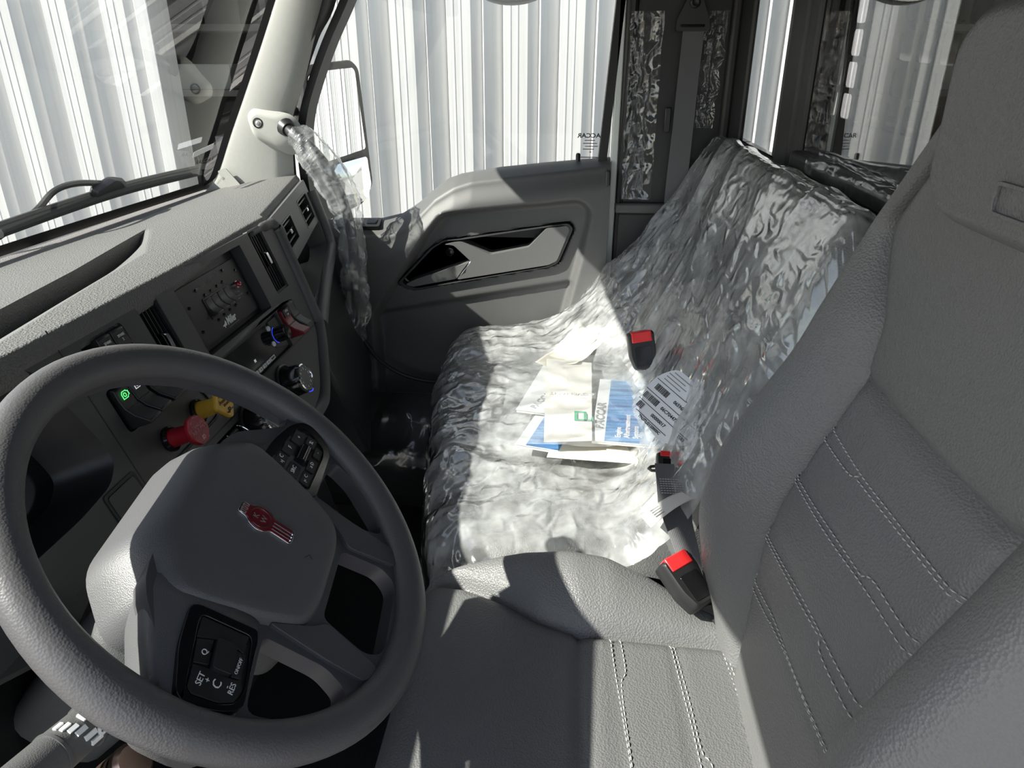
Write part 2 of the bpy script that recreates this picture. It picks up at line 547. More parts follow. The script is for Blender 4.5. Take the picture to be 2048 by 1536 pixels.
# dim workshop behind the doorway
shop = thing('wall_shop', None, None, WF.p(-1.6, 0, -2), kind='structure')
mb = MB(); mb.box(WF, (-5.0, 1.5), (GZ, 3.2), (-5.1, -5.0)); build('back_wall', mb, 'shop_dark', shop)
mb = MB(); mb.box(WF, (-5.1, -5.0), (GZ, 3.2), (-5.0, -.06)); build('side_wall', mb, 'shop_dark', shop)
mb = MB(); mb.box(WF, (1.5, 1.6), (GZ, 3.2), (-5.0, -.06)); build('side_wall', mb, 'shop_dark', shop)
mb = MB(); mb.box(WF, (-5.0, 1.5), (3.12, 3.2), (-5.0, -.06)); build('shop_ceiling', mb, 'shop_dark', shop)
sh = thing('storage_rack', 'dim grey storage rack seen inside the dark workshop doorway', 'rack', WF.p(-2.9, GZ, -2.6))
for a in (-3.25, -2.05):
    mb = MB(); mb.box(WF, (a, a + .05), (GZ, 1.75), (-2.9, -2.3)); build('rack_post', mb, 'shop_grey', sh)
for z in (-.3, .35, .95, 1.45):
    mb = MB(); mb.box(WF, (-3.25, -2.0), (z, z + .05), (-2.9, -2.3)); build('shelf', mb, 'shop_grey', sh)
for nm, a, z, w, h, mt, lb in (('carton', -2.62, .40, .34, .22, 'shop_white', 'pale carton on the middle shelf inside the workshop'),
                               ('carton', -2.95, 1.0, .55, .2, 'shop_white', 'wide white carton on the upper shelf inside the workshop'),
                               ('carton', -2.55, 1.5, .3, .3, 'shop_grey', 'grey carton on top of the workshop rack')):
    mb = MB(); mb.box(WF, (a, a + w), (z, z + h), (-2.85, -2.4)); tag(build(nm, mb, mt, bevel=.006), lb, 'carton')
# downspout on the wall further back, seen in the wing mirror
dp = thing('downspout', 'white downspout pipe on the ribbed wall, seen in the wing mirror', 'pipe', WF.p(2.35, GZ, .08))
mb = MB(); mb.tube([WF.p(2.35, GZ, .08), WF.p(2.35, 3.0, .08)], .055, 14); build('pipe', mb, 'pipe_white', dp)
for z in (.5, 1.6):
    mb = MB(); mb.tube([WF.p(2.35, z, .08), WF.p(2.35, z + .05, .08)], .066, 14); build('collar', mb, 'pipe_white', dp)
# trees behind the truck (wing mirror)
for i, (x, y, h, lb) in enumerate(((34, -1.5, 6.0, 'tall tree far behind the truck, nearest the wall in the wing mirror'), (38, -6.5, 7.0, 'round tree far behind the truck, away from the wall'))):
    t = thing('tree', lb, 'tree', (x, y, GZ), 'trees behind the truck')
    mb = MB(); mb.tube([(x, y, GZ), (x + .1, y, GZ + h * .5)], [.22, .12], 8); build('trunk', mb, 'bark', t)
    mb = MB()
    for q in range(90):
        c = Vector((random.gauss(0, .9), random.gauss(0, .9), random.gauss(h * .62, h * .15)))
        r = random.uniform(.3, .6)
        ax = Vector((random.uniform(-1, 1), random.uniform(-1, 1), random.uniform(-1, 1))).normalized()
        f = Fr(Vector((x, y, GZ)) + c, ax.orthogonal(), ax.cross(ax.orthogonal()))
        mb.lathe(f, [(.02, -r * .7), (r * .8, -r * .3), (r, .1 * r), (r * .6, r * .6), (.02, r * .8)], 7)
    tag(build('foliage', mb, 'foliage', t), kind='stuff')

# ================================================================== CAB SHELL
tag(build('floor', MB().wbox((-1.08, .66), (-.02, 2.03), (-.05, 0)), 'carpet'), kind='structure')
tag(build('wall_front', MB().wbox((-1.12, -1.05), (-.05, 2.05), (-.05, .90)), 'door_dark'), kind='structure')
roof = MB(); roof.wbox((-.70, .70), (-.08, 2.06), (1.60, 1.66)); roof.wbox((-.755, -.62), (-.08, 2.06), (1.44, 1.62))
tag(build('ceiling', roof, 'headliner', bevel=.02), kind='structure')
# rear wall: black panels under the rear window (FRW: u runs towards the driver, n faces the cab)
FRW = Fr((.38, 2.08, 0), (.085, -.996, -.045), (0, 0, 1))
FRW.v = Vector((0, 0, 1))
wb = thing('wall_back', None, None, (.45, 1.2, 0), kind='structure')
def rbox(name, a, z, c, mat, par, **k): return build(name, MB().box(FRW, a, z, c), mat, par, **k)
cuts = [.0, .25, .50, .725, .792, .892, 1.05, 1.30, 1.60, 2.08]
for a, b in zip(cuts[:-1], cuts[1:]):
    rbox('panel', (a + .0015, b - .0015), (.02, 1.072), (-.02, 0), 'black_gloss', wb, bevel=.003)
rbox('window_sill', (.595, 2.06), (1.072, 1.108), (-.02, .018), 'black_plastic', wb, bevel=.010, seg=3)
rbox('corner_sill', (.20, .60), (1.02, 1.070), (-.012, .003), 'pillar_dark', wb, bevel=.004)
rbox('header', (.0, 2.06), (1.56, 1.66), (-.02, 0), 'pillar_dark', wb)
rbox('post', (.478, .560), (1.05, 1.60), (-.010, .008), 'pillar_dark', wb, bevel=.012, seg=3)
rbox('post_edge', (.560, .606), (1.06, 1.60), (-.010, .004), 'pillar_dark', wb, bevel=.008, seg=3)
rbox('seal_strip', (.440, .480), (1.05, 1.60), (-.012, -.002), 'door_plastic', wb, bevel=.006)
rbox('post', (2.0, 2.08), (1.05, 1.60), (-.05, .010), 'pillar_dark', wb, bevel=.012)
w3 = tag(rbox('window_3', (.615, 2.02), (1.09, 1.58), (-.0055, -.0025), 'glass_rear', None), kind='structure')
tag(rbox('window_4', (.20, .440), (1.05, 1.58), (-.0055, -.0025), 'glass_clear', None), kind='structure')
# rear guard behind the glass: steel plate with rounded slots
holes = []
py, pz = .0575, .0502
for i in range(25):
    for j in range(9):
        ca = .578 + i * py; cz = 1.196 + j * pz
        if cz < 1.66: holes.append(rrect(ca - .0225, ca + .0225, cz - .0205, cz + .0205, .007, 3))
gd = thing('window_guard', 'black steel guard plate with rounded slots behind the rear window', 'window guard', FRW.p(1.2, .9, -.06))
mb = MB(); mb.plate(FRW, rect(.520, 2.10, .95, 1.72), -.036, -.031, holes); build('slotted_plate', mb, 'rack_steel', gd, smooth=20)
rbox('post', (.500, .522), (-.3, 1.72), (-.050, -.031), 'rack_steel', gd, bevel=.004)
# wrecker body behind the guard
tb = thing('tow_body', 'dark towing body with boom standing behind the rear window guard', 'truck body', FRW.p(1.2, GZ, -.6))
rbox('toolbox', (.1, 2.2), (-.4, .85), (-2.5, -.16), 'tow_body', tb, bevel=.03)
mb = MB(); mb.plate(FRW, [(.20, .85), (.43, .85), (.462, 1.22), (.474, 1.35), (.474, 1.59), (.20, 1.59)], -.113, -.108); build('upright', mb, 'tow_body', tb)
rbox('tower', (.418, 2.2), (.85, 1.59), (-.45, -.16), 'tow_body', tb, bevel=.02)
mb = MB(); mb.tube([FRW.p(.72, 1.30, -.12), FRW.p(1.2, 1.28, -.12)], .035, 14); build('boom_roller', mb, 'brushed_metal', tb)
rbox('cross_beam', (.60, 1.4), (1.13, 1.17), (-.16, -.11), 'tow_rust', tb, bevel=.006)

# B pillar with ribs on the passenger side
tr2 = thing('trim_2', None, None, (.27, 1.98, 0), kind='structure')
mb = MB(); mb.wbox((.118, .40), (1.985, 2.06), (.885, 1.62)); build('upper_panel', mb, 'pillar_dark', tr2, bevel=.006)
mb = MB(); mb.wbox((.115, .40), (1.965, 2.06), (.862, .888)); build('ledge', mb, 'door_plastic', tr2, bevel=.006)
mb = MB(); mb.wbox((.118, .40), (1.975, 2.06), (0, .865)); build('lower_panel', mb, 'pillar_dark', tr2, bevel=.01)
mb = MB(); mb.wbox((.366, .390), (1.955, 2.0), (.885, 1.62)); build('rib', mb, 'pillar_dark', tr2, bevel=.008)
mb = MB(); mb.box(FRW, (.06, .212), (.9, 1.62), (-.010, .003)); build('edge_trim', mb, 'pillar_dark', tr2, bevel=.010, seg=3)
mb = MB(); mb.tube([(.122, 1.985, .4), (.126, 1.985, .9), (.142, 1.985, 1.6)], .010, 8); build('door_seal', mb, 'seal_rubber', tr2)
# light painted body flange between door and pillar
tag(build('trim_5', MB().wbox((.099, .117), (2.0, 2.07), (0, 1.6)), 'body_paint', bevel=.003), kind='structure')
# roof rails and driver-side A pillar
tag(build('trim_6', MB().wbox((-.62, .62), (1.97, 2.06), (1.50, 1.62)), 'headliner', bevel=.02), kind='structure')
mb = MB(); mb.tube([(-1.03, -.04, .86), (-.86, -.03, 1.2), (-.66, -.03, 1.56)], .05, 12)
tag(build('trim_7', mb, 'pillar_trim'), kind='structure')

# windshield: gently bowed pane, black frit border
def ws(y, s, off=0.0):
    bow = .05 * (1 - ((y - 1.0) / 1.02) ** 2)
    x = -1.0 + .52 * s - bow * .6
    z = .915 + s
    return Vector((x - .887 * off, y, z + .461 * off))
w1 = thing('window_1', None, None, (-1.0, 1.0, .92), kind='structure')
mb = MB(); mb.grid(lambda a, b: ws(-.03 + 2.02 * a, b * .66), 24, 8); build('windshield_pane', mb, 'glass_front', w1, smooth=180, fix=False)
edge = [(-.728, 1.935, 1.393), (-.739, 1.935, 1.371), (-.807, 1.935, 1.238), (-.897, 1.935, 1.07), (-.942, 1.935, .98), (-.964, 1.935, .947), (-.997, 1.93, .925)]
fr_in = spline([Vector((-.616, 1.935, 1.63))] + [Vector(p) for p in edge], 4)
def band(path, w, n):
    mb = MB(); rings = []
    for p in path: rings.append([Vector(p), Vector(p) + Vector(w)])
    return mb.loft(rings, caps=False, closed=False)
build('side_frit', band(fr_in, (-.020, -.006, -.006), 1), 'seal_rubber', w1, fix=False)
mb = MB(); mb.grid(lambda a, b: ws(-.03 + 2.0 * a, b * .022, -.002), 24, 1); build('lower_frit', mb, 'seal_rubber', w1, smooth=180, fix=False)
# marks on the glass
FW = Fr((-1.0, 0, .92), (0, -1, 0), (.52, 0, 1))
st = build('inspection_sticker', MB().plate(FW.at(-1.825, .13, -.012, -.13), rrect(-.05, .05, -.008, .008, .002), 0, .0005), 'paper_label', w1)

text('PACCAR', FW.at(-1.85, .098, -.012), .016, 'ink_black', w1, xs=1.6)

# passenger A pillar trim
pl_out = [(-.539, 1.955, 1.596), (-.637, 1.955, 1.357), (-.707, 1.955, 1.177), (-.746, 1.955, 1.094), (-.759, 1.955, .968), (-.764, 1.955, .883)]
pl_in = [(-.616, 1.935, 1.63), (-.739, 1.935, 1.371), (-.833, 1.935, 1.189), (-.897, 1.935, 1.07), (-.964, 1.935, .947), (-1.024, 1.935, .892)]
A = spline(pl_in, 6); B = spline(pl_out, 6)
t1 = thing('trim_1', None, None, (-.85, 1.93, .92), kind='structure')
def pil(a, b):
    k = b * (len(A) - 1); i = min(int(k), len(A) - 2); t = k - i
    p = A[i].lerp(A[i + 1], t); q = B[i].lerp(B[i + 1], t)
    r = p.lerp(q, a)
    r.y -= .010 * math.sin(math.pi * a) ** .7
    if a > .8: r.y += .02 * ((a - .8) / .2) ** 2
    return r
mb = MB(); mb.grid(pil, 24, 40); build('pillar_cover', mb, 'pillar_trim', t1, smooth=180, fix=False)
# boss around the fixing screw of the grab handle
FP = Fr((-.816, 1.922, 1.09), (.98, .05, .0), (.42, 0, 1))
rg = []
for c, sc in ((-.02, 1.45), (-.003, 1.2), (.005, .92), (.0062, .6)):
    poly = rpoly([(-.026, .012), (-.012, .026), (.06, .012), (.085, -.035), (.05, -.062), (-.018, -.03)], .016, 4)
    rg.append([FP.p(x * sc, y * sc, c) for x, y in poly])
build('handle_boss', MB().loft(rg), 'pillar_trim', t1, smooth=60)
build('screw_cap', MB().lathe(FP.at(-.002, -.001, .005), [(.013, 0), (.013, .002), (.010, .0025), (.010, .0005)], 24), 'black_gloss', t1)
build('screw_head', MB().lathe(FP.at(-.002, -.001, .005), [(.0055, 0), (.0055, .003), (.003, .004)], 16), 'brushed_metal', t1)
build('airbag_flap', MB().plate(Fr((-.92, 1.922, .943), (.5, 0, -.8), (.8, 0, .5)), rpoly([(-.035, -.012), (.035, -.02), (.04, .02), (-.03, .012)], .004), 0, .003), 'pillar_trim', t1)
text('AIRBAG', Fr((-.945, 1.918, .942), (.75, 0, .75), (-.75, 0, .75)), .008, 'ink_grey', t1)
# dark channel and seals between pillar trim and door frame
mb = MB(); rings = []
for p in spline([(-.525, 1.985, 1.60), (-.600, 1.985, 1.375), (-.656, 1.985, 1.286), (-.722, 1.985, 1.151), (-.748, 1.985, 1.083), (-.757, 1.985, .95), (-.76, 1.985, .80)], 6):
    rings.append([p + Vector((dx, dy, 0)) for dx, dy in ((-.045, -.012), (-.012, -.02), (-.008, .02), (-.045, .03))])
build('pillar_channel', MB().loft(rings), 'pillar_dark', t1, smooth=50)
# ================================================================== PASSENGER DOOR
door = thing('door_1', None, None, (-.3, 1.98, 0), kind='structure')
ZG = ([-.82, -.669, -.543, -.482, -.434, -.39, -.347, -.309, -.199, -.078, .062, .11], [.815, .815, .822, .837, .867, .904, .935, .949, .968, .981, .994, .998])
ZC = ([-.82, -.587, -.503, -.46, -.425, -.374, -.32, -.272, -.16, -.035, .103], [.786, .786, .787, .808, .838, .888, .921, .937, .951, .966, .985])
def pin(poly, x, y):
    """signed distance to a polygon, negative inside"""
    d = 1e9; ins = False; n = len(poly)
    for i in range(n):
        x1, y1 = poly[i]; x2, y2 = poly[(i + 1) % n]
        ex, ey = x2 - x1, y2 - y1
        t = max(0, min(1, ((x - x1) * ex + (y - y1) * ey) / (ex * ex + ey * ey)))
        d = min(d, math.hypot(x - x1 - ex * t, y - y1 - ey * t))
        if (y1 > y) != (y2 > y) and x < (x2 - x1) * (y - y1) / (y2 - y1) + x1: ins = not ins
    return -d if ins else d
INNER = rpoly([(-.56, .56), (-.395, .80), (-.352, .852), (-.30, .858), (.02, .894), (.05, .868), (.028, .75), (-.03, .50), (-.06, .10), (-.56, .10)], [.02, .03, .03, .02, .03, .03, .02, .05, .02, .02], 4)
HAND = rpoly([(-.495, .652), (-.392, .758), (-.355, .780), (-.308, .784), (-.004, .834), (.010, .820), (-.029, .722), (-.056, .709), (-.448, .632), (-.474, .638)], .010, 3)
def door_pt(a, b):
    x = -.80 + a * .898
    zc = itp(x, *ZC); zg = itp(x, *ZG)
    if b < .12:                      # sill top
        t = b / .12
        return Vector((x, 2.055 - t * .085, zg + (zc - zg) * t ** 1.2 + .006 * math.sin(math.pi * t)))
    t = (b - .12) / .88
    z = zc - .004 - t * (zc - .02)
    y = 1.970 - .022 * smst(0, .06, zc - z)
    d = pin(INNER, x, z)
    y += .034 * smst(.010, -.010, d)
    dh = pin(HAND, x, z)
    y += .045 * smst(.002, -.004, dh)
    y += .012 * smst(.56 + (x + .6) * .19, .54 + (x + .6) * .19, z) if d < 0 else 0
    y += .05 * smst(-.58, -.72, x) * smst(.70, .60, z)
    return Vector((x, y, z))
mb = MB(); mb.grid(door_pt, 190, 200)
build('door_panel', mb, 'door_plastic', door, smooth=60, fix=False)
mb = MB(); mb.wbox((-.80, .098), (2.02, 2.06), (.0, .78)); build('door_skin', mb, 'body_paint', door)
mb = MB(); mb.wbox((.085, .098), (1.95, 2.06), (.02, .975)); build('rear_edge', mb, 'door_dark', door, bevel=.004)
FD = Fr((0, 1.982, 0), (1, 0, 0), (0, 0, 1))      # local: x, z, +n towards the cab (-Y)
b1 = [(x, z) for x, z in HAND]
op1 = rpoly([(-.470, .652), (-.390, .742), (-.352, .768), (-.322, .770), (-.276, .720), (-.300, .716), (-.455, .660)], .006, 3)
op2 = rpoly([(-.300, .778), (-.218, .742), (-.116, .766), (-.068, .820), (-.09, .816)], .008, 3)
def off_in(poly, k):
    c = Vector((sum(p[0] for p in poly) / len(poly), sum(p[1] for p in poly) / len(poly)))
    return [tuple(c + (Vector(p) - c) * k) for p in poly]
bez = [(x, z) for x, z in off_in(HAND, .985)]
bezh = [(x, z) for x, z in off_in(HAND, .94)]
mb = MB(); mb.plate(FD, bez, -.02, .012, [bezh]); build('handle_bezel', mb, 'door_dark', door, bevel=.0015)
mb = MB(); mb.plate(FD, off_in(HAND, .95), -.044, -.038); build('handle_pocket', mb, 'black_plastic', door)
grip = rpoly([(-.352, .768), (-.318, .776), (-.302, .777), (-.222, .742), (-.116, .765), (-.068, .818), (-.010, .826), (-.004, .815), (-.037, .728), (-.060, .716), (-.318, .668), (-.300, .694), (-.276, .720), (-.325, .766)], .006, 3)
mb = MB(); mb.plate(FD, grip, -.05, .014); build('pull_grip', mb, 'door_grip', door, bevel=.004, seg=3)
lev = rpoly([(-.470, .648), (-.440, .664), (-.300, .712), (-.280, .718), (-.322, .668), (-.450, .641)], .006, 3)
mb = MB(); mb.plate(FD, lev, -.045, .006); hl = build('door_lever', mb, 'door_grip', door, bevel=.004, seg=3)
mb = MB(); mb.tube([FD.p(-.279, .721, .008), FD.p(-.300, .695, .014), FD.p(-.318, .670, .010)], .0028, 8); build('chrome_edge', mb, 'chrome', hl, label='bright metal edge strip')
mb = MB(); mb.lathe(FD.at(-.345, .735, -.038), [(.012, 0), (.012, .004), (.008, .005)], 18); build('pocket_bolt', mb, 'black_gloss', door)
# window switch plate on the sill
FSW = Fr((-.60, 2.01, .816), (1, 0, .02), (0, 1, .36))
mb = MB(); mb.plate(FSW, rrect(-.062, .062, -.026, .020, .006), -.006, .004); build('switch_plate', mb, 'black_plastic', door, bevel=.001)
for a in (-.012, .038):
    mb = MB(); mb.box(FSW, (a - .014, a + .014), (-.014, .010), (.003, .008)); build('window_switch', mb, 'black_gloss', door, bevel=.002)
mb = MB(); mb.tube([(.012, 2.02, .965), (.012, 2.02, 1.006), (.0121, 2.02, 1.010)], [.0055, .0065, .004], 12); build('lock_pin', mb, 'black_plastic', door)
# window frame
mb = MB(); rings = []
for p in spline([(-.49, 2.03, 1.55), (-.585, 2.03, 1.377), (-.644, 2.03, 1.278), (-.692, 2.03, 1.184), (-.722, 2.03, 1.111), (-.738, 2.03, 1.04), (-.742, 2.03, .95), (-.735, 2.03, .80)], 6):
    rings.append([p + Vector(d) for d in ((-.012, -.03, 0), (.010, -.03, 0), (.014, .03, 0), (-.012, .03, 0))])
build('front_frame', MB().loft(rings), 'seal_rubber', door, smooth=50)
mb = MB(); mb.loft([[Vector((x + dx, y, z)) for dx, y in ((-.011, 2.0), (.011, 2.0), (.011, 2.06), (-.011, 2.06))] for x, z in ((.112, 1.6), (.103, 1.373), (.076, .98))])
build('rear_frame', mb, 'seal_rubber', door)
w2 = thing('window_2', None, None, (-.3, 2.055, .95), kind='structure')
build('side_pane', MB().wbox((-.745, .10), (2.048, 2.052), (.79, 1.60)), 'glass_clear', w2)
FGW = Fr((0, 2.046, 0), (1, 0, 0), (0, 0, 1))
text('PACCAR', FGW.at(.044, 1.052, 0), .016, 'ink_black', w2, mirror=True, bold=.0004, xs=1.15)
for i, (a0, a1) in enumerate(((-.018, .010), (-.022, .016), (-.016, .018), (-.022, .008), (-.004, .002), (-.028, .020))):
    z = 1.040 - i * .0075 - (.006 if i == 5 else 0)
    build('etched_line', MB().box(FGW.at(.046, z), (a0, a1), (-.0012, .0012), (0, .0004)), 'ink_grey', w2)
# ================================================================== WING MIRRORS
mr = thing('wing_mirror', 'black wing mirror with flat upper and convex lower glass outside the passenger window', 'mirror', (-.70, 2.36, .78))
MT = Vector((.37, .93, 0)).normalized()
FM = Fr((-.750, 2.30, 1.0), MT, (0, 0, 1))          # n faces rear and inboard
assert FM.n.x > 0
hous = rpoly([(-0.110, -.235), (0.122, -.205), (0.185, -.15), (0.156, .215), (0.122, .238), (-0.073, .225), (-0.110, .20)], .02, 4)
mb = MB(); mb.loft([[FM.p(x * s, y * s, c) for x, y in hous] for c, s in ((-.07, .6), (-.06, .85), (-.03, .98), (0, 1.0), (.004, .99))])
build('housing', mb, 'black_plastic', mr, smooth=50)
up = rpoly([(-0.091, -.055), (0.156, -.030), (0.131, .205), (0.120, .215), (-0.067, .205), (-0.091, .19)], .012, 4)
mb = MB(); mb.plate(FM, up, .003, .007); build('flat_glass', mb, 'mirror_glass', mr)
FM2 = Fr(FM.p(.036, -.13, .010), Vector((.58, .815, 0)), (0, 0, 1))      # convex glass is aimed further outwards
lo = rpoly([(-.100, -.075), (.070, -.058), (.100, -.015), (.095, .080), (-.100, .058)], .012, 4)
rings = []
for k in range(9):
    t = 1 - k / 8 * .999
    rings.append([FM2.p(x * t, y * t, .012 - 1.0 * ((x * t) ** 2 + (y * t) ** 2)) for x, y in lo])
build('convex_glass', MB().loft(rings, caps=False), 'mirror_glass', mr, smooth=180)
mb = MB(); mb.tube([FM.p(-.06, .1, -.03), FM.p(-.14, .1, -.05), Vector((-.86, 2.12, 1.02)), Vector((-.79, 2.05, .80))], .016, 10); build('mirror_arm', mb, 'black_plastic', mr)
mb = MB(); mb.tube([FM.p(-.06, -.17, -.03), FM.p(-.14, -.18, -.05), Vector((-.79, 2.055, .74))], .016, 10); build('mirror_arm', mb, 'black_plastic', mr)
lm = thing('look_down_mirror', 'round-edged convex look-down mirror hanging above the passenger window', 'mirror', (-.19, 2.30, 1.45))
FL = Fr((-.19, 2.30, 1.452), (1, 0, 0), (0, .42, .9))
ell = [(.128 * math.cos(t), .075 * math.sin(t)) for t in np.linspace(0, 2 * math.pi, 40, endpoint=False)]
mb = MB(); mb.loft([[FL.p(x * s, y * s, c) for x, y in ell] for c, s in ((-.05, .5), (-.03, .9), (0, 1.0), (.006, 1.0), (.006, .95))]); build('housing', mb, 'black_plastic', lm, smooth=50)
mb = MB(); mb.loft([[FL.p(x * .95 * s, y * .95 * s, .004 + .016 * (1 - s * s)) for x, y in ell] for s in (1.0, .85, .7, .5, .3, .1, .01)], caps=False); build('convex_glass', mb, 'mirror_glass', lm, smooth=180)
# ================================================================== WIPER, HOOD
wp = thing('windshield_wiper', 'black wiper arm and blade resting low on the windshield', 'wiper', ws(1.25, -.03, .03))
def wq(y, s, o=.03): return ws(y, s, o)
bl = [wq(1.235, .020), wq(1.40, .028), wq(1.57, .034), wq(1.75, .034), wq(1.95, .030)]
mb = MB(); mb.tube(spline(bl, 6), .0095, 8, flat=1.0); build('blade', mb, 'black_rubber', wp)
mb = MB(); mb.tube(spline([b + Vector((-.006, 0, .012)) for b in bl], 6), .006, 6); build('blade_spoiler', mb, 'black_plastic', wp)
mb = MB(); mb.tube(spline([wq(1.15, -.03, .05), wq(1.213, -.018, .05), wq(1.30, .012, .045)], 5), .006, 8); build('linkage', mb, 'black_plastic', wp)
mb = MB(); mb.tube(spline([wq(1.30, .012, .045), wq(1.36, .03, .05), wq(1.40, .060, .05), wq(1.47, .064, .05), wq(1.57, .052, .042)], 5), .0065, 8); build('arm', mb, 'black_plastic', wp)
mb = MB(); mb.tube([wq(1.28, .012, .045), wq(1.32, .018, .045)], .012, 10); build('pivot_cap', mb, 'black_plastic', wp)
FWP = Fr(wq(1.56, .045, .04), (0, -1, -.03), (.52, 0, 1))
mb = MB(); mb.loft([[FWP.p(x * s, y * s, c) for x, y in rpoly([(-.07, -.018), (.055, -.014), (.06, .010), (-.01, .026), (-.06, .012)], .008, 3)] for c, s in ((-.012, .9), (0, 1.0), (.008, .85))]); build('blade_clip', mb, 'black_plastic', wp, smooth=50)
mb = MB()
def hood(a, b):
    y = .0 + 2.0 * a; x = -1.09 - b * 1.2
    return Vector((x, y, .80 - .10 * b * b - .12 * abs(a * 2 - 1) ** 3))
mb.grid(hood, 20, 14)
tag(build('truck_hood', mb, 'body_paint', smooth=180, solid=.01, fix=False), 'pale painted truck hood in front of the windshield', 'hood')
# ================================================================== DASHBOARD
TL = math.radians(20.5)
FDS = Fr((-.6, 0, .95), (0, 1, 0), (-math.sin(TL), 0, math.cos(TL)))     # instrument panel plane: u = Y, v = up the panel
dash = thing('dashboard', 'grey truck dashboard with soft top tray and dark instrument panel', 'dashboard', (-.75, 1.0, .3))

# --- top pad with the tapered tray
TRAY = [(-.70, .10), (-.705, .62), (-.742, .85), (-.775, 1.04), (-.852, 1.375), (-.84, 1.385), (-.70, 1.13), (-.664, .877), (-.628, .70), (-.60, .10)]
def xr(y):     # rear edge of the top
    if y < 1.412: return -.603 - .018 * smst(1.0, 1.40, y)
    return -.621 - .225 * (y - 1.412) - .010 * smst(1.412, 1.43, y)
def tray_w(y): return itp(y, [-.1, .62, .85, 1.04, 1.375, 1.5, 2.0], [-.70, -.705, -.742, -.775, -.852, -.87, -.90])
def tray_r(y): return itp(y, [-.1, .70, .877, 1.13, 1.385, 1.5, 2.0], [-.625, -.632, -.664, -.705, -.846, -.862, -.89])
KN = [0, .34, .36, .62, .84]
def top_pt(a, b):
    y = -.02 + 2.0 * b
    x0 = -1.045; x1 = xr(y); w = tray_w(y); r = max(tray_r(y), w + .005)
    z1 = .951
    if a < KN[4]:
        x = itp(a, KN, [x0, w, w + .003, r, x1])
        t = (x - x0) / (x1 - x0)
        z = .905 + (z1 - .905) * smst(0, 1, t) ** .8
        D = .036 * smst(1.385, 1.28, y)
        if a > KN[1]:
            z -= D * (1 if a >= KN[2] else 0) * max(0, (r - x) / (r - w - .003)) ** 1.1 if a >= KN[2] else 0
        return Vector((x, y, z))
    t = (a - KN[4]) / (1 - KN[4])       # rounded lip turning down into a plain edge
    if t < .4:
        g = t / .4 * math.pi / 2
        return Vector((x1 + .005 * math.sin(g), y, z1 - .005 * (1 - math.cos(g))))
    k = (t - .4) / .6
    return Vector((x1 + .005 + .006 * math.sin(k * 2.6), y, z1 - .005 - (.031 - .016 * smst(.85, 1.25, y)) * k))
NU, NV = 100, 200
mb = MB(); mb.grid(top_pt, NU, NV)
# split the tray floor (ribbed mat) from the grained pad
pad = MB(); matm = MB(); pad.v = mb.v; matm.v = mb.v
for q, f in enumerate(mb.f):
    i, j = q % NU, q // NU
    if 37 <= i < 61 and -.02 + 2.0 * j / NV < 1.10: matm.f.append(f)
    else: pad.f.append(f)
def clean(m):
    used = sorted({i for f in m.f for i in f}); mp = {k: n for n, k in enumerate(used)}
    r = MB(); r.v = [m.v[i] for i in used]; r.f = [tuple(mp[i] for i in f) for f in m.f]; return r
build('top_pad', clean(pad), 'dash_soft', dash, smooth=40, fix=False)
build('tray_mat', clean(matm), 'dash_mat', dash, smooth=180, fix=False, label='finely ribbed mat in the dash tray')

# --- panel with openings
OP = dict(ventR=rrect(1.286, 1.342, -.128, -.002, .003), ventL=rrect(.896, .948, -.148, -.020, .003),
          aux=rrect(.996, 1.240, -.140, -.016, .003), swA=rrect(.768, .856, -.082, -.028, .008), swB=rrect(.762, .872, -.152, -.092, .008),
          radio=rrect(.99, 1.246, -.222, -.152, .002), swR=rrect(1.250, 1.327, -.212, -.151, .006), swL=rrect(.834, .982, -.306, -.246, .006),
          clus=rpoly([(.15, -.188), (.630, -.190), (.690, -.184), (.716, -.165), (.714, -.137), (.690, -.030), (.665, -.014), (.15, -.012)], [.01, .02, .02, .02, .03, .03, .02, .01], 5))
outer = rpoly([(.10, -.25), (.642, -.246), (.70, -.30), (.72, -.345), (1.205, -.345), (1.262, -.330), (1.362, -.240), (1.380, -.19), (1.398, -.02), (1.385, -.004), (.10, -.004)], [.01, .01, .01, .01, .03, .03, .03, .02, .02, .01, .01], 4)
mb = MB(); mb.plate(FDS, outer, -.035, 0, list(OP.values())); build('centre_panel', mb, 'dash_hard', dash, smooth=30, bevel=.0012, seg=1)
# soft bezel round the outer edge of the panel
ed = [(1.398, -.020), (1.400, -.04), (1.386, -.19), (1.368, -.243), (1.266, -.335), (1.205, -.352), (1.05, -.354)]
pth = spline([FDS.p(u + .008, v - .002, .0) for u, v in ed], 6)
mb = MB(); rings = []
for i, p in enumerate(pth):
    t = (pth[min(i + 1, len(pth) - 1)] - pth[max(0, i - 1)]).normalized(); o = t.cross(FDS.n) * -1
    rings.append([p + o * a + FDS.n * c for a, c in ((-.012, -.10), (.012, -.10), (.013, .002), (.006, .010), (-.006, .008), (-.012, .0))])
build('side_bezel', MB().loft(rings), 'dash_hard_light', dash, smooth=50)
be = spline([Vector((-.601, 1.30, .940)), Vector((-.600, 1.36, .940)), Vector((-.599, 1.400, .938)), Vector((-.594, 1.418, .925)), Vector((-.588, 1.418, .905)), Vector((-.585, 1.415, .890))], 5)
build('brow_end', MB().tube(be, [.006] * 5 + [.010] * 5 + [.013] * 10 + [.012] * 6, 12), 'dash_hard', dash, smooth=180)
